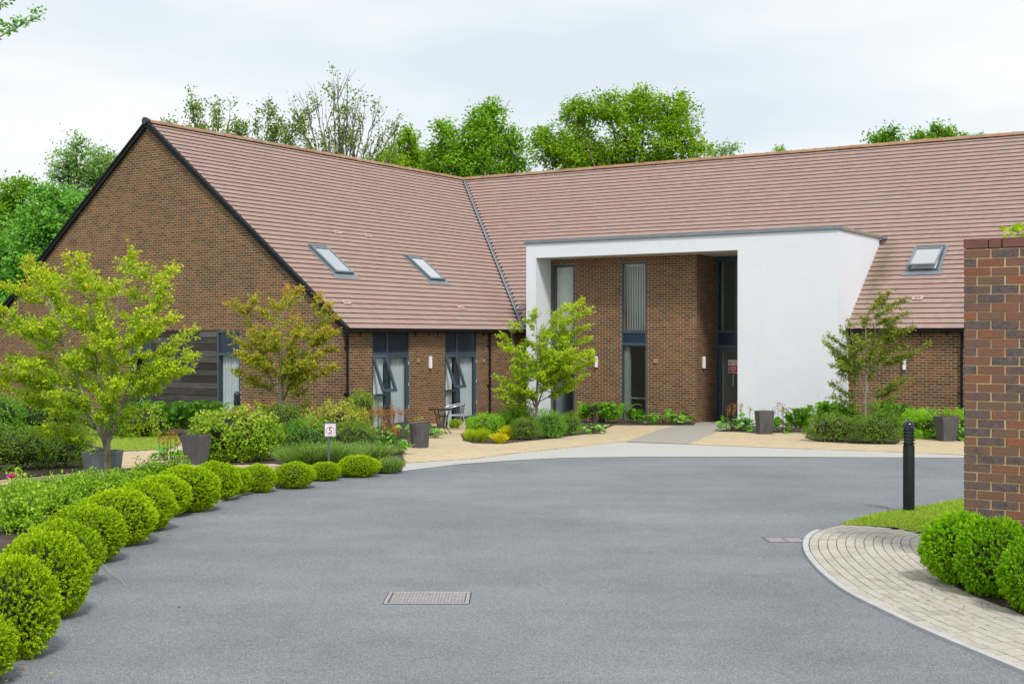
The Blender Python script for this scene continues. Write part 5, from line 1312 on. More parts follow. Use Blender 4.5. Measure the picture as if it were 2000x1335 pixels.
# ---- whippy upright trees with thin foliage
def whip_tree(label, depth, base_px, tips, mat, seed, leafy, group='trees behind the building', bark=None, leaf=0.15, fork_py=330, sub=5, name='background_tree', r0=0.13, reach=0.35):
    rng = np.random.default_rng(seed); W_ = Wood(); lv = Leaves(); s = depth / F; base = np.array([(base_px - 1000) * s, depth, gz(depth)])
    fk = V(base_px, fork_py, depth) - base; W_.path(curve((0, 0, 0), fk, (0.1, 0, 0), 6), r0, r0 * 0.6, 8)
    for (px, py) in tips:
        p = V(px, py, depth) - base + [0, rng.uniform(-1.2, 1.2), 0]; st = fk * [1, 1, rng.uniform(0.82, 1.0)]; L_ = np.linalg.norm(p - st)
        c = curve(st, p, [(p[0] - st[0]) * 0.28, 0, -0.05 * L_], 12); c[1:-1] += rng.normal(size=(10, 3)) * 0.03; W_.path(c, r0 * 0.34, 0.007, 5)
        ends = [(c[k], leafy) for k in range(4, 12)]
        for j in range(sub):
            k = rng.integers(3, 10); e = c[k] + unit(unit(c[k + 1] - c[k]) + rng.normal(size=3) * [0.33, 0.33, 0.12]) * L_ * rng.uniform(0.12, reach); q = curve(c[k], e, rng.normal(size=3) * 0.06, 6); W_.path(q, 0.020, 0.005, 4); ends += [(q[i], leafy) for i in (2, 3, 4, 5)]
            if rng.random() < 0.7:
                f = q[3] + unit(unit(q[4] - q[3]) + rng.normal(size=3) * 0.35) * L_ * rng.uniform(0.06, 0.16); W_.path(np.array([q[3], (q[3] + f) / 2, f]), 0.012, 0.004, 4); ends.append((f, leafy))
        for (q, lf) in ends:
            if rng.random() > lf: continue
            m = rng.integers(14, 36); lv.add(q + rng.normal(size=(m, 3)) * [0.15, 0.15, 0.20], rdir(rng, m), unit(rng.normal(size=(m, 3)) + [0, 0, 0.6]), leaf * rng.uniform(0.6, 1.2, m), leaf * 0.6, rng.random(m) * 0.9)
    r = empty(name, base); tag(r, label, 'tree', group)
    W_.mb.build('trunk', bark or M_BARKD, r); link('crown', lv.mesh('crown', mat), r); return r

# ------------------------------------------------------------------ street furniture
def bollard(px, base, h, dia, label, group=None):
    r = empty('bollard_light', base); tag(r, label, 'bollard', group); R = dia / 2
    mb = MB(); mb.lathe([(R * 1.0, 0), (R * 1.0, h * 0.705), (R * 0.92, h * 0.71), (R * 0.90, h * 0.72)], 28); mb.build('post', M_BLACK, r)
    mb = MB(); mb.lathe([(R * 0.74, h * 0.71), (R * 0.74, h * 0.90)], 20); mb.build('lens', M_LENS, r)
    for k in range(5):
        z = h * (0.735 + 0.034 * k); mb = MB(); mb.lathe([(R * 0.76, z), (R * 1.10, z - 0.006), (R * 1.12, z + 0.004), (R * 0.76, z + 0.014)], 28); mb.build('louvre', M_BLACK, r)
    mb = MB()
    for k in range(4): a = k * math.pi / 2 + 0.4; mb.tube([(R * .95 * math.cos(a), R * .95 * math.sin(a), h * 0.71), (R * .95 * math.cos(a), R * .95 * math.sin(a), h * 0.90)], R * 0.09, 6)
    mb.build('rib', M_BLACK, r)
    mb = MB(); mb.lathe([(R * 1.08, h * 0.895), (R * 1.12, h * 0.905)] + [(max(0.001, R * 1.06 * math.cos(t)), h * 0.91 + R * 1.18 * math.sin(t)) for t in np.linspace(0, math.pi / 2, 9)], 28); mb.build('dome', M_BLACKG, r)
    return r
M_BLACKG = m_plain('black_gloss', (0.014, 0.017, 0.022), 0.12, 0.1)
gb = G(1775, 999); bollard(1775, gb, (999 - 817) / F * gb[1], 22 / F * gb[1], 'black louvred bollard light standing on the grass corner', 'black bollard lights')
gb2 = np.array([(462.5 - 1000) / F * 33.0, 33.0, gz(33.0)]); bollard(462, gb2, CAMH - (763 - 658) / F * 33.0 - gz(33.0), 11.5 / F * 33.0, 'black bollard light rising behind the big lime green shrub', 'black bollard lights')

def planter_square(px, by, wpx, hpx, rz, label, mat=None, taper=0.74, plantn=0, seed=0):
    g = G(px, by); s = g[1] / F; w = wpx * s / 2; h = hpx * s; mat = mat or M_PLANTER
    t = g[1] + w * 0.8; b = np.array([(px - 1000) / F * t, t, gz(t)]); h = CAMH - (by - hpx - 658) / F * t - b[2]
    r = empty('planter', b, rz); tag(r, label, 'planter', 'tapered stone planters'); mb = MB(); k = 0.028
    def ring(sz, z): return [(-sz, -sz, z), (sz, -sz, z), (sz, sz, z), (-sz, sz, z)]
    rs = [ring(w * taper, 0), ring(w * 0.985, h - 0.05), ring(w, h - 0.045), ring(w, h), ring(w - k, h), ring(w - k - 0.005, h - 0.06)]
    v = [p for q in rs for p in q]; f = [(4 * i + j, 4 * i + (j + 1) % 4, 4 * i + 4 + (j + 1) % 4, 4 * i + 4 + j) for i in range(5) for j in range(4)]
    mb.add(v, f); mb.build('pot', mat, r); mb = MB(); q = w - k - 0.004; mb.add([(-q, -q, h - 0.05), (q, -q, h - 0.05), (q, q, h - 0.05), (-q, q, h - 0.05)], [(0, 1, 2, 3)]); mb.build('soil', M_SOIL, r)
    if plantn:
        rng = np.random.default_rng(seed); lv = Leaves(); p = np.array([0, 0, h - 0.05]) + rng.normal(size=(plantn, 3)) * [w * .35, w * .35, 0.03] + [0, 0, 0.04]; lv.add(p, rdir(rng, plantn) + [0, 0, 1], rdir(rng, plantn), 0.06, 0.02, rng.random(plantn)); link('seedlings', lv.mesh('seedlings', L_OLIVE), r)
    return r
planter_square(383, 908, 43, 60, 0.80, 'dark square tapered planter in front of the big lime green shrub', None, 0.74, 14, 1)
planter_square(1166, 826, 31, 34, 0.35, 'small dark square planter among the ferns left of the entrance', None, 0.74, 0, 2)
planter_square(1493, 848, 31, 46, 0.12, 'dark square planter in front of the white porch wall', None, 0.80, 14, 3)
planter_square(1848, 862, 36, 49, 0.22, 'dark square planter standing before the low green hedge on the right', None, 0.70, 14, 4)
planter_square(201, 938, 66, 58, 0.10, 'wide pale blue grey planter behind the lime maple trunk', M_PLANTERB, 0.84, 20, 5)
g = G(820, 875); s = g[1] / F; R = 21 * s; t = g[1] + R * .8; b = np.array([(820 - 1000) / F * t, t, gz(t)]); hp = CAMH - (826 - 658) / F * t - b[2]
pr = empty('planter', b); tag(pr, 'round faceted grey planter on the tan paving by the bistro table', 'planter', 'tapered stone planters')
mb = MB(); mb.lathe([(R * 0.80, 0), (R * 0.985, hp - 0.05), (R * 1.0, hp - 0.045), (R, hp), (R - 0.03, hp), (R - 0.035, hp - 0.06)], 14, 0, 0, 0, False); mb.build('pot', M_PLANTER, pr)
mb = MB(); mb.lathe([(R - 0.03, hp - 0.05), (0.001, hp - 0.04)], 14); mb.build('soil', M_SOIL, pr)
rng_ = np.random.default_rng(3); lv = Leaves(); p_ = rng_.normal(size=(30, 3)) * [0.05, 0.05, 0.05] + [0, 0, hp + 0.10]; lv.add(p_, rdir(rng_, 30), rdir(rng_, 30), 0.06, 0.035, rng_.random(30)); link('dried_plant', lv.mesh('dried_plant', L_SPARSE), pr)['kind'] = 'stuff'

# speed sign on a post
sg = G(642, 922); sr = empty('speed_sign', sg, 0.18); tag(sr, 'small framed speed sign reading 5 on a grey post among lavender', 'sign')
pxm = F / sg[1]; zb_, zt_ = (922 - 853) / pxm, (922 - 824) / pxm; hw = 12.5 / pxm; cxs = 3 / pxm
mb = MB(); mb.box(-0.018, 0.018, -0.012, 0.012, -0.1, zb_); mb.build('post', M_GREYPOST, sr)
mb = MB(); frame_rect(mb, cxs - hw, cxs + hw, zb_, zt_, 0.018, -0.02, 0.015, lambda u, y, z: (u, y, z)); mb.build('frame', M_GREYPOST, sr)
mb = MB(); mb.box(cxs - hw + 0.018, cxs + hw - 0.018, -0.010, 0.012, zb_ + 0.018, zt_ - 0.018); mb.build('panel', M_WHITE, sr)
zc_ = zb_ + (zt_ - zb_) * 0.42
mb = MB(); print_disc(mb, cxs, zc_, 0.062, 0.080, -0.0115, 0); mb.build('red_ring', M_REDPRINT, sr)
mb = MB(); mb.box(cxs - 0.07, cxs + 0.06, -0.0115, -0.0105, zt_ - 0.058, zt_ - 0.050); mb.build('small_print', M_PALEINK, sr)
def text_mesh(name, body, size, mat, parent, loc, depth=0.0008):
    cu = bpy.data.curves.new(name + '_font', 'FONT'); cu.body = body; cu.size = size; cu.align_x = 'CENTER'; cu.align_y = 'CENTER'; cu.extrude = depth
    tmp = bpy.data.objects.new(name, cu); col.objects.link(tmp); bpy.context.view_layer.update()
    me = bpy.data.meshes.new_from_object(tmp.evaluated_get(bpy.context.evaluated_depsgraph_get())); bpy.data.objects.remove(tmp); bpy.data.curves.remove(cu)
    me.materials.clear(); me.materials.append(mat); o = link(name, me, parent, loc); o.rotation_euler = (math.pi / 2, 0, 0); return o
text_mesh('digit', '5', 0.15, M_INK, sr, (cxs, -0.0125, zc_))

# bistro table and chair, bin
tg_ = G(863, 847); tb = empty('bistro_table', tg_, 0.3); tag(tb, 'round black bistro table with curved legs on the tan paving', 'table')
pxm = F / tg_[1]; th_ = (847 - 798) / pxm; tr_ = 26.5 / pxm
mb = MB(); mb.lathe([(0.001, th_ - 0.02), (tr_ - 0.01, th_ - 0.02), (tr_, th_ - 0.014), (tr_, th_ - 0.004), (tr_ - 0.006, th_), (0.001, th_)], 32); mb.build('tabletop', M_BLACK, tb)
for k in range(4):
    a = k * math.pi / 2 + 0.2; c_, s_ = math.cos(a), math.sin(a); pts = [(r_ * c_, r_ * s_, z_) for (r_, z_) in ((tr_ * .62, th_ - 0.02), (tr_ * .52, th_ * .8), (tr_ * .40, th_ * .55), (tr_ * .38, th_ * .35), (tr_ * .50, th_ * .15), (tr_ * .72, 0.02), (tr_ * .80, 0.012))]
    mb = MB(); mb.tube(pts, 0.011, 6); mb.build('leg', M_BLACK, tb)
cg = G(888, 839); ch = empty('garden_chair', cg, 0.25); tag(ch, 'silver aluminium garden armchair beside the black bistro table', 'chair')
# chair faces -x
for (x, y, x2, y2) in ((-0.22, -0.26, -0.19, -0.22), (-0.22, 0.26, -0.19, 0.22)):
    mb = MB(); mb.tube([(x - 0.03, y, 0), (x2, y2, 0.42)], 0.013, 7); mb.build('leg', M_ALU, ch)
for y in (-1, 1): mb = MB(); mb.tube([(0.30, y * 0.24, 0), (0.20, y * 0.22, 0.42)], 0.013, 7); mb.build('leg', M_ALU, ch)
mb = MB()
arm = [(-0.19, -0.22, 0.42), (-0.22, -0.27, 0.60), (-0.16, -0.29, 0.655), (0.05, -0.28, 0.70), (0.20, -0.20, 0.745), (0.265, -0.08, 0.76), (0.265, 0.08, 0.76), (0.20, 0.20, 0.745), (0.05, 0.28, 0.70), (-0.16, 0.29, 0.655), (-0.22, 0.27, 0.60), (-0.19, 0.22, 0.42)]
mb.tube(arm, 0.015, 8); mb.build('armrest', M_ALU, ch)
mb = MB(); mb.tube([(-0.20, -0.22, 0.42), (0.20, -0.22, 0.42), (0.20, 0.22, 0.42), (-0.20, 0.22, 0.42), (-0.20, -0.22, 0.42)], 0.013, 7); mb.build('seat_frame', M_ALU, ch)
mb = MB()
for k in range(9): mb.box(-0.19 + k * 0.044, -0.155 + k * 0.044, -0.215, 0.215, 0.425, 0.437)
mb.build('seat', M_ALU, ch)
mb = MB()
for k in range(6):
    z = 0.50 + k * 0.042; mb.tube([(0.215 + k * 0.009, -0.16, z), (0.235 + k * 0.009, 0, z), (0.215 + k * 0.009, 0.16, z)], 0.012, 5)
mb.tube([(0.20, -0.16, 0.42), (0.258, -0.16, 0.75)], 0.011, 6); mb.tube([(0.20, 0.16, 0.42), (0.258, 0.16, 0.75)], 0.011, 6); mb.build('backrest', M_GREYPOST, ch)
bg = G(864, 836); bn = empty('waste_bin', bg, 0.15); tag(bn, 'dark green box shaped bin behind the bistro table', 'bin'); pxm = F / bg[1]
mb = MB(); mb.bev(-9 / pxm, 9 / pxm, -0.12, 0.12, 0, 24 / pxm, 0.012); mb.build('body', M_BIN, bn); mb = MB(); mb.bev(-10 / pxm, 10 / pxm, -0.135, 0.135, 24 / pxm + 0.002, 28 / pxm, 0.012); mb.build('lid', M_BIN, bn)

# ------------------------------------------------------------------ planting
def at(px, by, back=0.0):
    g = G(px, by); t = g[1] + back; return np.array([(px - 1000) / F * t, t, gz(t)])
def SH(name, label, px, by, w, h, n, leaf, mat, seed, depthf=0.9, **kw):
    g = G(px, by); s = g[1] / F; rx = w * s / 2; ry = rx * depthf; t = g[1] + ry * 0.85; b = np.array([(px - 1000) / F * t, t, gz(t)]); hh = CAMH - (by - h - 658) / F * t - b[2]
    return shrub(name, label, b, rx * t / g[1], ry, hh, n, leaf, mat, seed, **kw)
GB = 'shrubs in the planting beds'
SH('flowering_shrub', 'big rounded lime green shrub with pinkish new tips beside the square planter', 462, 905, 180, 110, 6000, 0.075, L_DOG, 51, group=GB, aspect=0.58, tone_top=0.5, droop=0.3, lumps=0.05, shell=0.13)
SH('flowering_shrub', 'golden shrub with pink flushed tips above the speed sign', 655, 882, 134, 97, 3800, 0.07, L_SPIREA, 52, group=GB, aspect=0.5, tone_top=0.3)
SH('flowering_shrub', 'yellow green shrub around the rear bollard light', 478, 862, 104, 56, 1600, 0.08, L_DOG, 50, group=GB, aspect=0.5)
SH('round_shrub', 'neat variegated round shrub against the corner downpipe', 706, 846, 62, 86, 2600, 0.055, L_DOG, 53, group=GB, aspect=0.45, lumps=0.06)
SH('shrub', 'fine leaved green shrub left of the speed sign', 596, 895, 112, 78, 7000, 0.035, L_GREEN, 54, group=GB)
SH('shrub', 'fine leaved green shrub right of the speed sign', 690, 892, 104, 70, 6500, 0.035, L_OLIVE, 55, group=GB)
SH('shrub', 'dark bushy shrub at the foot of the bronze maple', 556, 872, 92, 82, 3600, 0.06, L_OLIVE, 56, group=GB)
for (px, by, w, h, l, sd_k) in ((598, 926, 92, 60, 'lavender clump left of the sign post', 1), (658, 926, 84, 62, 'lavender clump just right of the sign post', 2), (715, 914, 84, 48, 'lavender clump in front of the bergenia', 3), (760, 925, 44, 36, 'small grey lavender tuft at the end of the box row', 4)):
    g = at(px, by - 6, 0.75) if w > 50 else at(px, by, 0.25); s = g[1] / F; blades('lavender', l, g, w * s / 2, 0.45 * w * s, h * s * 0.84, 1500 if w > 50 else 900, 0.016, L_LAV, 60 + sd_k, group='lavender along the bed edge', lean=0.9, tip=L_LAV, root=0.62)
def BG(label, px, by, w, h, nl, nf, seed, leaf=0.17):
    g = at(px, by, w / F * G(px, by)[1] * 0.38); s = g[1] / F; return bergenia(label, g, w * s / 2, w * s * 0.40, h * s, nl, nf, seed, leaf)
BG('bergenia clump at the corner of the bed beside the tan paving', 757, 889, 72, 44, 58, 9, 71, 0.20)
BG('bergenia drift thick with rusty flower heads under the glazed doors', 752, 858, 104, 40, 55, 34, 72)
BG('small bergenia clump behind the round planter', 846, 856, 32, 28, 18, 1, 73)
BG('small bergenia with rust flowers left of the square planter', 331, 899, 44, 36, 24, 6, 74)
BG('low bergenia row along the brick wall left of the entrance', 1298, 830, 112, 30, 66, 0, 75, 0.21)
BG('bergenia clump below the small dark planter', 1160, 848, 46, 28, 26, 2, 76)
BG('bergenia clump with rust flowers between entrance path and planter', 1439, 843, 74, 36, 52, 7, 77, 0.21)
BG('bergenia clump right of the planter by the white wall', 1534, 846, 54, 38, 36, 4, 78, 0.21)
BG('bergenia leaves left of the right hand planter', 1818, 858, 30, 26, 16, 1, 79, 0.2)
BG('bergenia leaves with red flowers between planter and wall edge', 1876, 861, 34, 36, 20, 6, 80, 0.2)
def TF(label, px, by, w, h, n, mat, seed, width=0.030):
    g = at(px, by, 0.15); s = g[1] / F; blades('golden_tuft', label, g, w * s * 0.62, w * s * 0.62, h * s * 1.15, int(n * 1.5), width, mat, seed, group='golden spiky tufts', lean=0.8, root=0.35)
TF('lime spiky tuft at the left end of the centre bed', 918, 862, 24, 25, 150, L_LIME, 81); TF('lime spiky tuft, second from the left of the centre bed', 942, 864, 28, 28, 180, L_LIME, 82)
TF('bright yellow spiky tuft lowest in the centre bed', 975, 867, 28, 22, 180, L_GOLD, 83); TF('tall yellow spiky tuft beside the rounded dome shrubs', 993, 859, 30, 28, 200, L_GOLD, 84)
TF('yellow green tuft behind the aluminium chair', 888, 836, 28, 18, 140, L_LIME, 85); TF('lime tuft behind the low dome next to the chair', 919, 838, 18, 24, 120, L_LIME, 86)
GH = 'clipped dome shrubs in the centre bed'
SH('dome_shrub', 'bright green clipped dome behind the lime tufts', 948, 853, 78, 46, 7000, 0.035, L_HEBE, 91, group=GH, lumps=0.04, core=True)
SH('dome_shrub', 'smaller bright green dome half behind the first dome', 986, 845, 44, 36, 3000, 0.035, L_HEBE, 92, group=GH, lumps=0.04)
SH('dome_shrub', 'darker mossy green dome right of the yellow tufts', 1026, 860, 66, 47, 6500, 0.032, L_OLIVE, 93, group=GH, lumps=0.05)
SH('dome_shrub', 'dark green bushy dome under the lime maple by the porch', 1072, 857, 66, 58, 6500, 0.035, L_GREEN, 94, group=GH, lumps=0.08)
SH('shrub', 'feathery bright green shrub right of the dark dome', 1112, 851, 52, 47, 3800, 0.04, L_FERN, 95, group=GB, aspect=0.25)
SH('shrub', 'leafy shrub at the foot of the lime maple by the porch', 1010, 842, 84, 50, 3200, 0.055, L_GREEN, 96, group=GB)
def FN(label, px, by, w, h, n, mat, seed):
    g = at(px, by, 0.4); s = g[1] / F; fern('fern', label, g, w * s * 0.55, h * s, n, mat, seed, 'ferns in the beds')
FN('fern clump behind the small dark planter', 1152, 826, 56, 40, 44, L_FERN, 101); FN('fern clump below the wall light pier', 1195, 828, 64, 42, 50, L_FERN, 102); FN('fern at the foot of the middle slot window', 1240, 826, 40, 30, 26, L_FERND, 103)
FN('bright fern right of the bergenia by the white wall', 1566, 846, 56, 50, 46, L_FERN, 104); FN('fern spraying up against the white wall beside the thin maple', 1610, 842, 60, 56, 46, L_FERN, 105); FN('fern behind the olive shrubs under the thin maple', 1650, 843, 70, 58, 46, L_FERN, 106); FN('fern right of the thin maple trunk', 1730, 845, 70, 60, 46, L_FERN, 107); FN('tall fern between thin maple and hedge', 1762, 850, 60, 60, 36, L_FERND, 108)
SH('shrub', 'olive shrub left of the thin maple on the paving edge', 1628, 864, 112, 62, 7000, 0.04, L_OLIVE, 111, group=GB); SH('shrub', 'olive shrub right of the thin maple on the paving edge', 1717, 868, 104, 66, 7000, 0.04, L_OLIVE, 112, group=GB)
SH('low_hedge', 'flat topped bright green hedge below the low brick wall', 1838, 858, 160, 60, 11000, 0.04, L_HEBE, 113, flat_top=1.0, lumps=0.03, group=GB, cat='hedge', depthf=0.5)
for (px, l, k) in ((282, 'dark fern nearest the lime maple on the left', 1), (322, 'dark fern in the middle of the group under the boards', 2), (362, 'dark fern before the grey board cladding', 3), (402, 'dark fern next to the big lime green shrub', 4)): FN(l, px, 852, 84, 68, 46, L_FERND, 114 + k)
SH('shrub', 'dark evergreen shrub with reddish tips at the left edge', 36, 923, 136, 94, 7500, 0.05, L_OLIVE, 121, group=GB, lumps=0.24, shell=0.34); SH('shrub', 'dark evergreen shrub behind the wide pale planter', 122, 917, 110, 84, 6500, 0.05, L_OLIVE, 122, group=GB, lumps=0.24, shell=0.34); SH('shrub', 'dark evergreen shrub mostly outside the left edge', -80, 930, 130, 100, 4000, 0.05, L_OLIVE, 123, group=GB, lumps=0.24, shell=0.34)
SH('shrub', 'deep green shrub against the gable behind the maple', 95, 856, 150, 92, 4500, 0.075, L_GREEN, 124, group=GB); SH('shrub', 'deep green shrub at the left foot of the gable wall', -10, 858, 110, 96, 3500, 0.075, L_GREEN, 125, group=GB); SH('shrub', 'green shrub below the left gable window', 228, 852, 90, 60, 3000, 0.07, L_GREEN, 126, group=GB)
SH('flowering_shrub', 'yellow green leafy shrub in front of the dark ferns beside the lime maple', 285, 856, 104, 66, 2200, 0.075, L_DOG, 127, group=GB, aspect=0.5, lumps=0.25, shell=0.4)
ROSES = [(34, 1046, 118, 110, 'tall rose bush with one magenta bloom at the left edge'), (112, 1012, 120, 72, 'rose bush behind the fourth box ball'), (176, 990, 116, 62, 'rose bush between tall rose and maple trunk'), (244, 968, 96, 48, 'rose bush right in front of the maple stake'), (292, 948, 86, 44, 'rose bush above the eighth box ball'), (338, 936, 70, 38, 'rose bush below the square planter'), (60, 985, 120, 50, 'low rose growth under the dark evergreen shrub'), (150, 965, 110, 38, 'low rose growth in front of the pale planter')]
for i, (px, by, w, h, l) in enumerate(ROSES):
    o = SH('rose_bush', l, px, by, w, h, 2600 if i else 3200, 0.052, L_ROSE, 130 + i, aspect=0.58, group='rose bushes behind the box balls', cat='rose bush', lumps=0.36, core=False, shell=0.55, stems=26, up=0.7, zc=0.3)
    if i == 0:
        lv = Leaves(); rg = np.random.default_rng(5); f = V(23, 934, o.location.y - 0.1) - np.array(o.location); k = 16; a = np.arange(k) * 2.4; D = np.stack([np.cos(a) * np.linspace(0.2, 1, k), np.sin(a) * np.linspace(0.2, 1, k), np.linspace(1.2, 0.25, k)], 1)
        lv.add(np.tile(f, (k, 1)), D, rg.normal(size=(k, 3)) * .2 + [0, -.2, 1], 0.075, 0.08, rg.random(k), 0.3, 0.1); link('flower', lv.mesh('flower', L_PINK), o)
        mb = MB(); mb.tube([f * [1, 1, 0.55], f], [0.005, 0.004], 5); mb.build('stem', L_TWIG, o)
SH('shrub', 'bright leafy shrub at the foot of the free standing brick wall', 2022, 1090, 120, 122, 700, 0.10, L_ROSE, 141, group=GB, aspect=0.7, core=False)

# garden trees
garden_tree('maple_tree', 'young lime green maple in front of the gable on the left', G(206, 950), F / G(206, 950)[1], (206, 950),
    [(11, 524), (52, 507), (90, 520), (126, 500), (150, 502), (150, 530), (276, 494), (250, 510), (326, 517), (290, 540), (328, 552), (324, 583), (304, 605), (367, 622), (358, 650), (391, 694), (369, 720), (330, 705), (0, 592), (18, 560), (10, 640), (-10, 690), (5, 738), (20, 700), (60, 560), (100, 560), (200, 560), (240, 565), (180, 580), (120, 620), (280, 640), (300, 690), (320, 640), (286, 828), (262, 800), (100, 830), (60, 840), (120, 800), (40, 780), (-20, 620), (250, 740), (130, 740), (70, 700), (-40, 740)],
    201, L_ACER, leaf=0.040, forks=4, fork_h=0.34, extra=52, depth=1.1, twigs=18, per=21, r0=0.055, twl=0.34, low=0.30, group='young maples by the building')
mb = MB(); q = G(212, 946); 
tag(mb.tube([(0, 0, -0.2), (0.005, 0, 0.55)], 0.032, 8).build('tree_stake', M_STAKE, None, G(218, 949) + np.array([0.0, -0.12, 0])), 'short round timber stake beside the lime maple trunk', 'stake')
garden_tree('maple_tree', 'young bronze tinged maple in front of the gable corner', G(548, 866), F / G(548, 866)[1], (548, 866),
    [(452, 590), (500, 580), (475, 628), (445, 655), (465, 690), (455, 720), (480, 600), (560, 566), (590, 566), (620, 576), (648, 596), (650, 620), (640, 640), (660, 650), (655, 682), (652, 716), (612, 738), (600, 764), (480, 748), (530, 590), (515, 790), (600, 790), (490, 660), (520, 640), (580, 620), (600, 650), (630, 690), (500, 700), (570, 720), (540, 640)],
    202, L_ACERR, leaf=0.046, forks=3, fork_h=0.42, extra=40, depth=0.9, twigs=17, per=20, r0=0.04, twl=0.34, low=0.36, group='young maples by the building')
garden_tree('maple_tree', 'young lime maple beside the left leg of the white porch', G(1046, 846), F / G(1046, 846)[1], (1046, 846),
    [(1136, 587), (1151, 607), (1043, 607), (1033, 626), (1005, 636), (977, 655), (980, 672), (1006, 703), (1018, 726), (968, 738), (976, 760), (980, 776), (1152, 662), (1160, 686), (1157, 703), (1142, 735), (1118, 757), (1112, 598), (1148, 636), (985, 792), (1095, 620), (1080, 640), (1060, 650), (1110, 660), (1120, 700), (1090, 690), (1060, 700), (1030, 690), (1010, 760), (1040, 770)],
    203, L_ACER, leaf=0.050, forks=3, fork_h=0.36, extra=54, depth=0.9, twigs=16, per=19, r0=0.04, twl=0.36, low=0.30, group='young maples by the building')
garden_tree('maple_tree', 'thin young maple with dull leaves right of the white porch', G(1688, 852), F / G(1688, 852)[1], (1688, 852),
    [(1738, 570), (1776, 582), (1778, 612), (1782, 637), (1708, 592), (1682, 618), (1654, 630), (1634, 644), (1625, 656), (1617, 672), (1627, 693), (1622, 715), (1638, 731), (1618, 749), (1619, 774), (1808, 670), (1766, 674), (1767, 737), (1752, 759), (1742, 774), (1720, 577), (1700, 650), (1730, 690), (1670, 700), (1740, 620)],
    204, L_ACERD, leaf=0.048, forks=2, fork_h=0.5, extra=28, depth=0.7, twigs=15, per=16, r0=0.04, twl=0.32, low=0.36, group='young maples by the building')
tg0 = G(-420, 1090)
garden_tree('overhanging_tree', 'tree outside the frame whose leafy twigs hang in at the top left corner', tg0, F / tg0[1], (-420, 1090), [(38, -8), (74, -26), (58, 2), (24, -22), (-14, 108), (-22, 96), (-14, 258), (-150, -60), (-260, 0), (-320, -140), (-200, 120), (-420, -160), (-560, -60), (-640, 60)], 205, L_TREED, leaf=0.045, forks=3, fork_h=0.5, extra=0, twigs=3, per=16, r0=0.11, twl=0.17, depth=0.7)
tg1 = G(2190, 1100)
garden_tree('small_tree', 'small tree outside the frame with one lime sprig over the brick wall', tg1, F / tg1[1], (2190, 1100), [(1988, 447), (2080, 380), (2150, 340), (2230, 360), (2290, 450), (2200, 420)], 206, L_ACER, leaf=0.11, forks=2, fork_h=0.5, extra=0, twigs=5, per=9, twl=0.25, depth=0.5)

# background trees
lobe_tree('tall bright green tree behind the ridge left of centre', 62, [(952, 240, 44), (925, 288, 50), (990, 290, 40), (872, 285, 36), (860, 325, 44), (1000, 330, 36), (935, 340, 50), (905, 325, 40), (870, 255, 18), (962, 212, 18)], L_TREE, 301, 940, per=24)
lobe_tree('dull green low tree behind the ridge beside the bare tree', 66, [(790, 292, 38), (760, 316, 34), (815, 315, 34), (735, 330, 25), (800, 264, 16), (775, 345, 40), (830, 340, 40)], L_TREEY, 302, 790, per=22)
lobe_tree('largest spreading bright green tree behind the right hand ridge', 65, [(1130, 228, 40), (1190, 215, 38), (1250, 210, 42), (1305, 230, 44), (1258, 188, 20), (1320, 285, 46), (1232, 288, 54), (1150, 288, 48), (1078, 292, 42), (1058, 268, 20), (1368, 292, 20), (1110, 320, 45), (1180, 322, 42), (1290, 320, 42), (1325, 195, 14)], L_TREEY, 303, 1210, per=24, trunk=0.3)
lobe_tree('small feathery treetop just right of the largest tree', 72, [(1412, 296, 22), (1432, 292, 14), (1395, 302, 16)], L_TREEP, 304, 1412, per=14, leaf=0.13, airy=0.6)
lobe_tree('left of two treetops peeping over the ridge near the wall', 62, [(1730, 268, 20), (1745, 262, 15), (1712, 276, 14), (1735, 285, 26)], L_TREE, 305, 1730, per=18, leaf=0.14)
lobe_tree('right of two treetops peeping over the ridge near the wall', 62, [(1822, 264, 22), (1796, 272, 20), (1848, 266, 16), (1815, 285, 30)], L_TREE, 306, 1820, per=20, leaf=0.14)
lobe_tree('tiny leafy tip above the ridge right of the two treetops', 62, [(1888, 266, 7), (1912, 268, 5)], L_TREEP, 307, 1898, per=10, leaf=0.12, crad=0.2)
lobe_tree('tiny yellow green tip above the middle of the right ridge', 66, [(1524, 295, 9)], L_TREEY, 308, 1524, per=12, leaf=0.13, crad=0.25)
GL = 'trees left of the gable'
lobe_tree('tall pale airy tree rising behind the gable slope', 60, [(155, 288, 22), (132, 326, 36), (190, 318, 36), (170, 350, 40), (215, 325, 22), (110, 345, 20), (205, 350, 36)], L_TREEP, 311, 165, leaf=0.15, per=16, airy=0.7, dens=1.35, group=GL)
lobe_tree('broad rich green tree left of the gable slope', 52, [(95, 400, 46), (135, 420, 56), (62, 450, 58), (42, 520, 58), (112, 492, 66), (150, 455, 46), (95, 560, 60), (30, 570, 50), (170, 400, 30)], L_TREED, 312, 90, per=26, group=GL)
lobe_tree('mid green tree at the upper left edge behind the broad tree', 57, [(18, 385, 40), (50, 372, 28), (-10, 430, 55), (10, 480, 45), (-60, 420, 60)], L_TREE, 313, 10, per=22, group=GL)
lobe_tree('dark green tree at the left edge near the eaves', 49, [(10, 610, 55), (60, 610, 45), (-40, 580, 60), (-20, 680, 60), (40, 680, 50), (-90, 650, 60), (-60, 760, 70), (20, 740, 60)], L_TREED, 314, 0, per=24, group=GL)
lobe_tree('low dull green tree line right behind the bare tree', 70, [(590, 318, 26), (630, 325, 24), (690, 330, 28), (725, 322, 26), (655, 335, 26), (560, 312, 18)], L_TREEY, 309, 650, per=14, airy=0.6, dens=0.8)
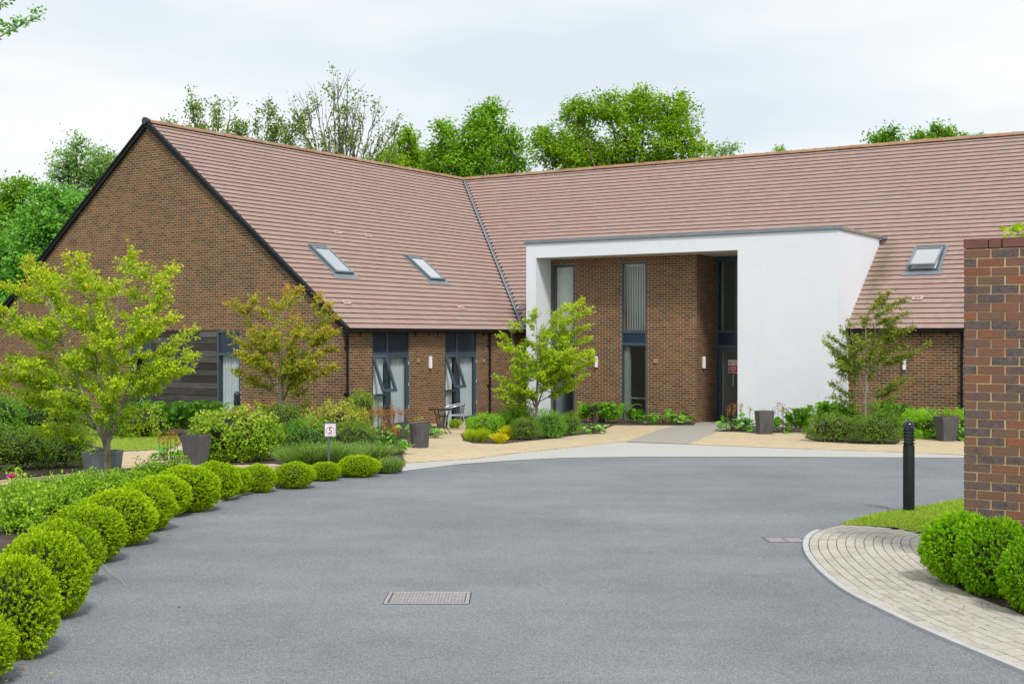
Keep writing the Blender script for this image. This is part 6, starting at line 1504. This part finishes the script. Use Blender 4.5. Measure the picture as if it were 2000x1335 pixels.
whip_tree('thin upright tree with leafy whips just right of the gable peak', 60, 400, [(335, 240), (358, 214), (385, 190), (392, 205), (416, 197), (440, 210), (455, 203), (475, 240), (345, 262)], L_SPARSE, 321, 0.85, fork_py=360, sub=4)
whip_tree('second thin upright tree with leafy whips left of the bare tree', 61, 525, [(503, 225), (530, 206), (520, 240), (545, 225), (560, 238), (480, 252), (572, 215)], L_SPARSE, 322, 0.9, fork_py=370, sub=4)
whip_tree('half bare tree with many fine upright branches above the left ridge', 60, 670, [(575, 200), (597, 178), (612, 172), (626, 190), (646, 148), (655, 140), (664, 150), (678, 165), (690, 175), (700, 188), (716, 200), (735, 208), (752, 226), (770, 238), (780, 250), (585, 240), (640, 205), (668, 200)], L_SPARSE, 323, 0.12, fork_py=352, sub=9, reach=0.3, r0=0.17)

# ------------------------------------------------------------------ grass and litter
def grass(name, poly, n, h, seed, lift):
    rng = np.random.default_rng(seed); P = np.array(poly); lo, hi = P.min(0), P.max(0); lo = np.maximum(lo, [-30, 5]); hi = np.minimum(hi, [30, 60])
    x = rng.uniform(lo[0], hi[0], n * 6); y = rng.uniform(lo[1], hi[1], n * 6); px = 1000 + x / y * F; ok = inside(poly, x, y) & (px > -60) & (px < 2060); x, y = x[ok][:n], y[ok][:n]; n = len(x)
    lv = Leaves(); lv.add(np.stack([x, y, gz(y) + lift], 1), np.stack([rng.normal(size=n) * .45, rng.normal(size=n) * .45, np.ones(n)], 1), rdir(rng, n), h * rng.uniform(0.5, 1.3, n), 0.009 if h < 0.05 else 0.012, rng.random(n), 0.1, 0.1)
    o = link(name, lv.mesh(name, L_GRASS)); o['kind'] = 'stuff'; return o
grass('grass', LAWN_R, 42000, 0.04, 401, 0.010)
grass('grass', LAWN_L, 30000, 0.04, 402, 0.014)
rng_ = np.random.default_rng(77); pts = []
for (px, py, sx, sy, n) in ((1815, 1105, 22, 18, 26), (1760, 1130, 60, 30, 14), (1870, 1155, 40, 10, 24), (1940, 1185, 40, 14, 22), (1720, 1050, 60, 14, 10), (1700, 1100, 90, 40, 8), (300, 1045, 60, 8, 16), (500, 962, 30, 4, 14), (300, 1200, 100, 60, 6), (60, 1310, 40, 10, 12), (1450, 940, 200, 25, 5), (430, 990, 40, 5, 12)):
    for i in range(n): pts.append(G(px + rng_.normal() * sx, min(1330, py + rng_.normal() * sy), 0.024))
P_ = np.array(pts); n = len(P_); lv = Leaves(); lv.add(P_, rng_.normal(size=(n, 3)) * [1, 1, 0.1], rng_.normal(size=(n, 3)) * .3 + [0, 0, 1], rng_.uniform(0.02, 0.045, n), 0.02, rng_.random(n), 0.2, 0.1)
L_DRY = m_leaf('leaf_dry', [(0, (0.20, 0.10, 0.04)), (0.6, (0.38, 0.22, 0.07)), (1, (0.48, 0.36, 0.10))], 0.1)
o = link('leaf_litter', lv.mesh('leaf_litter', L_DRY)); o['kind'] = 'stuff'
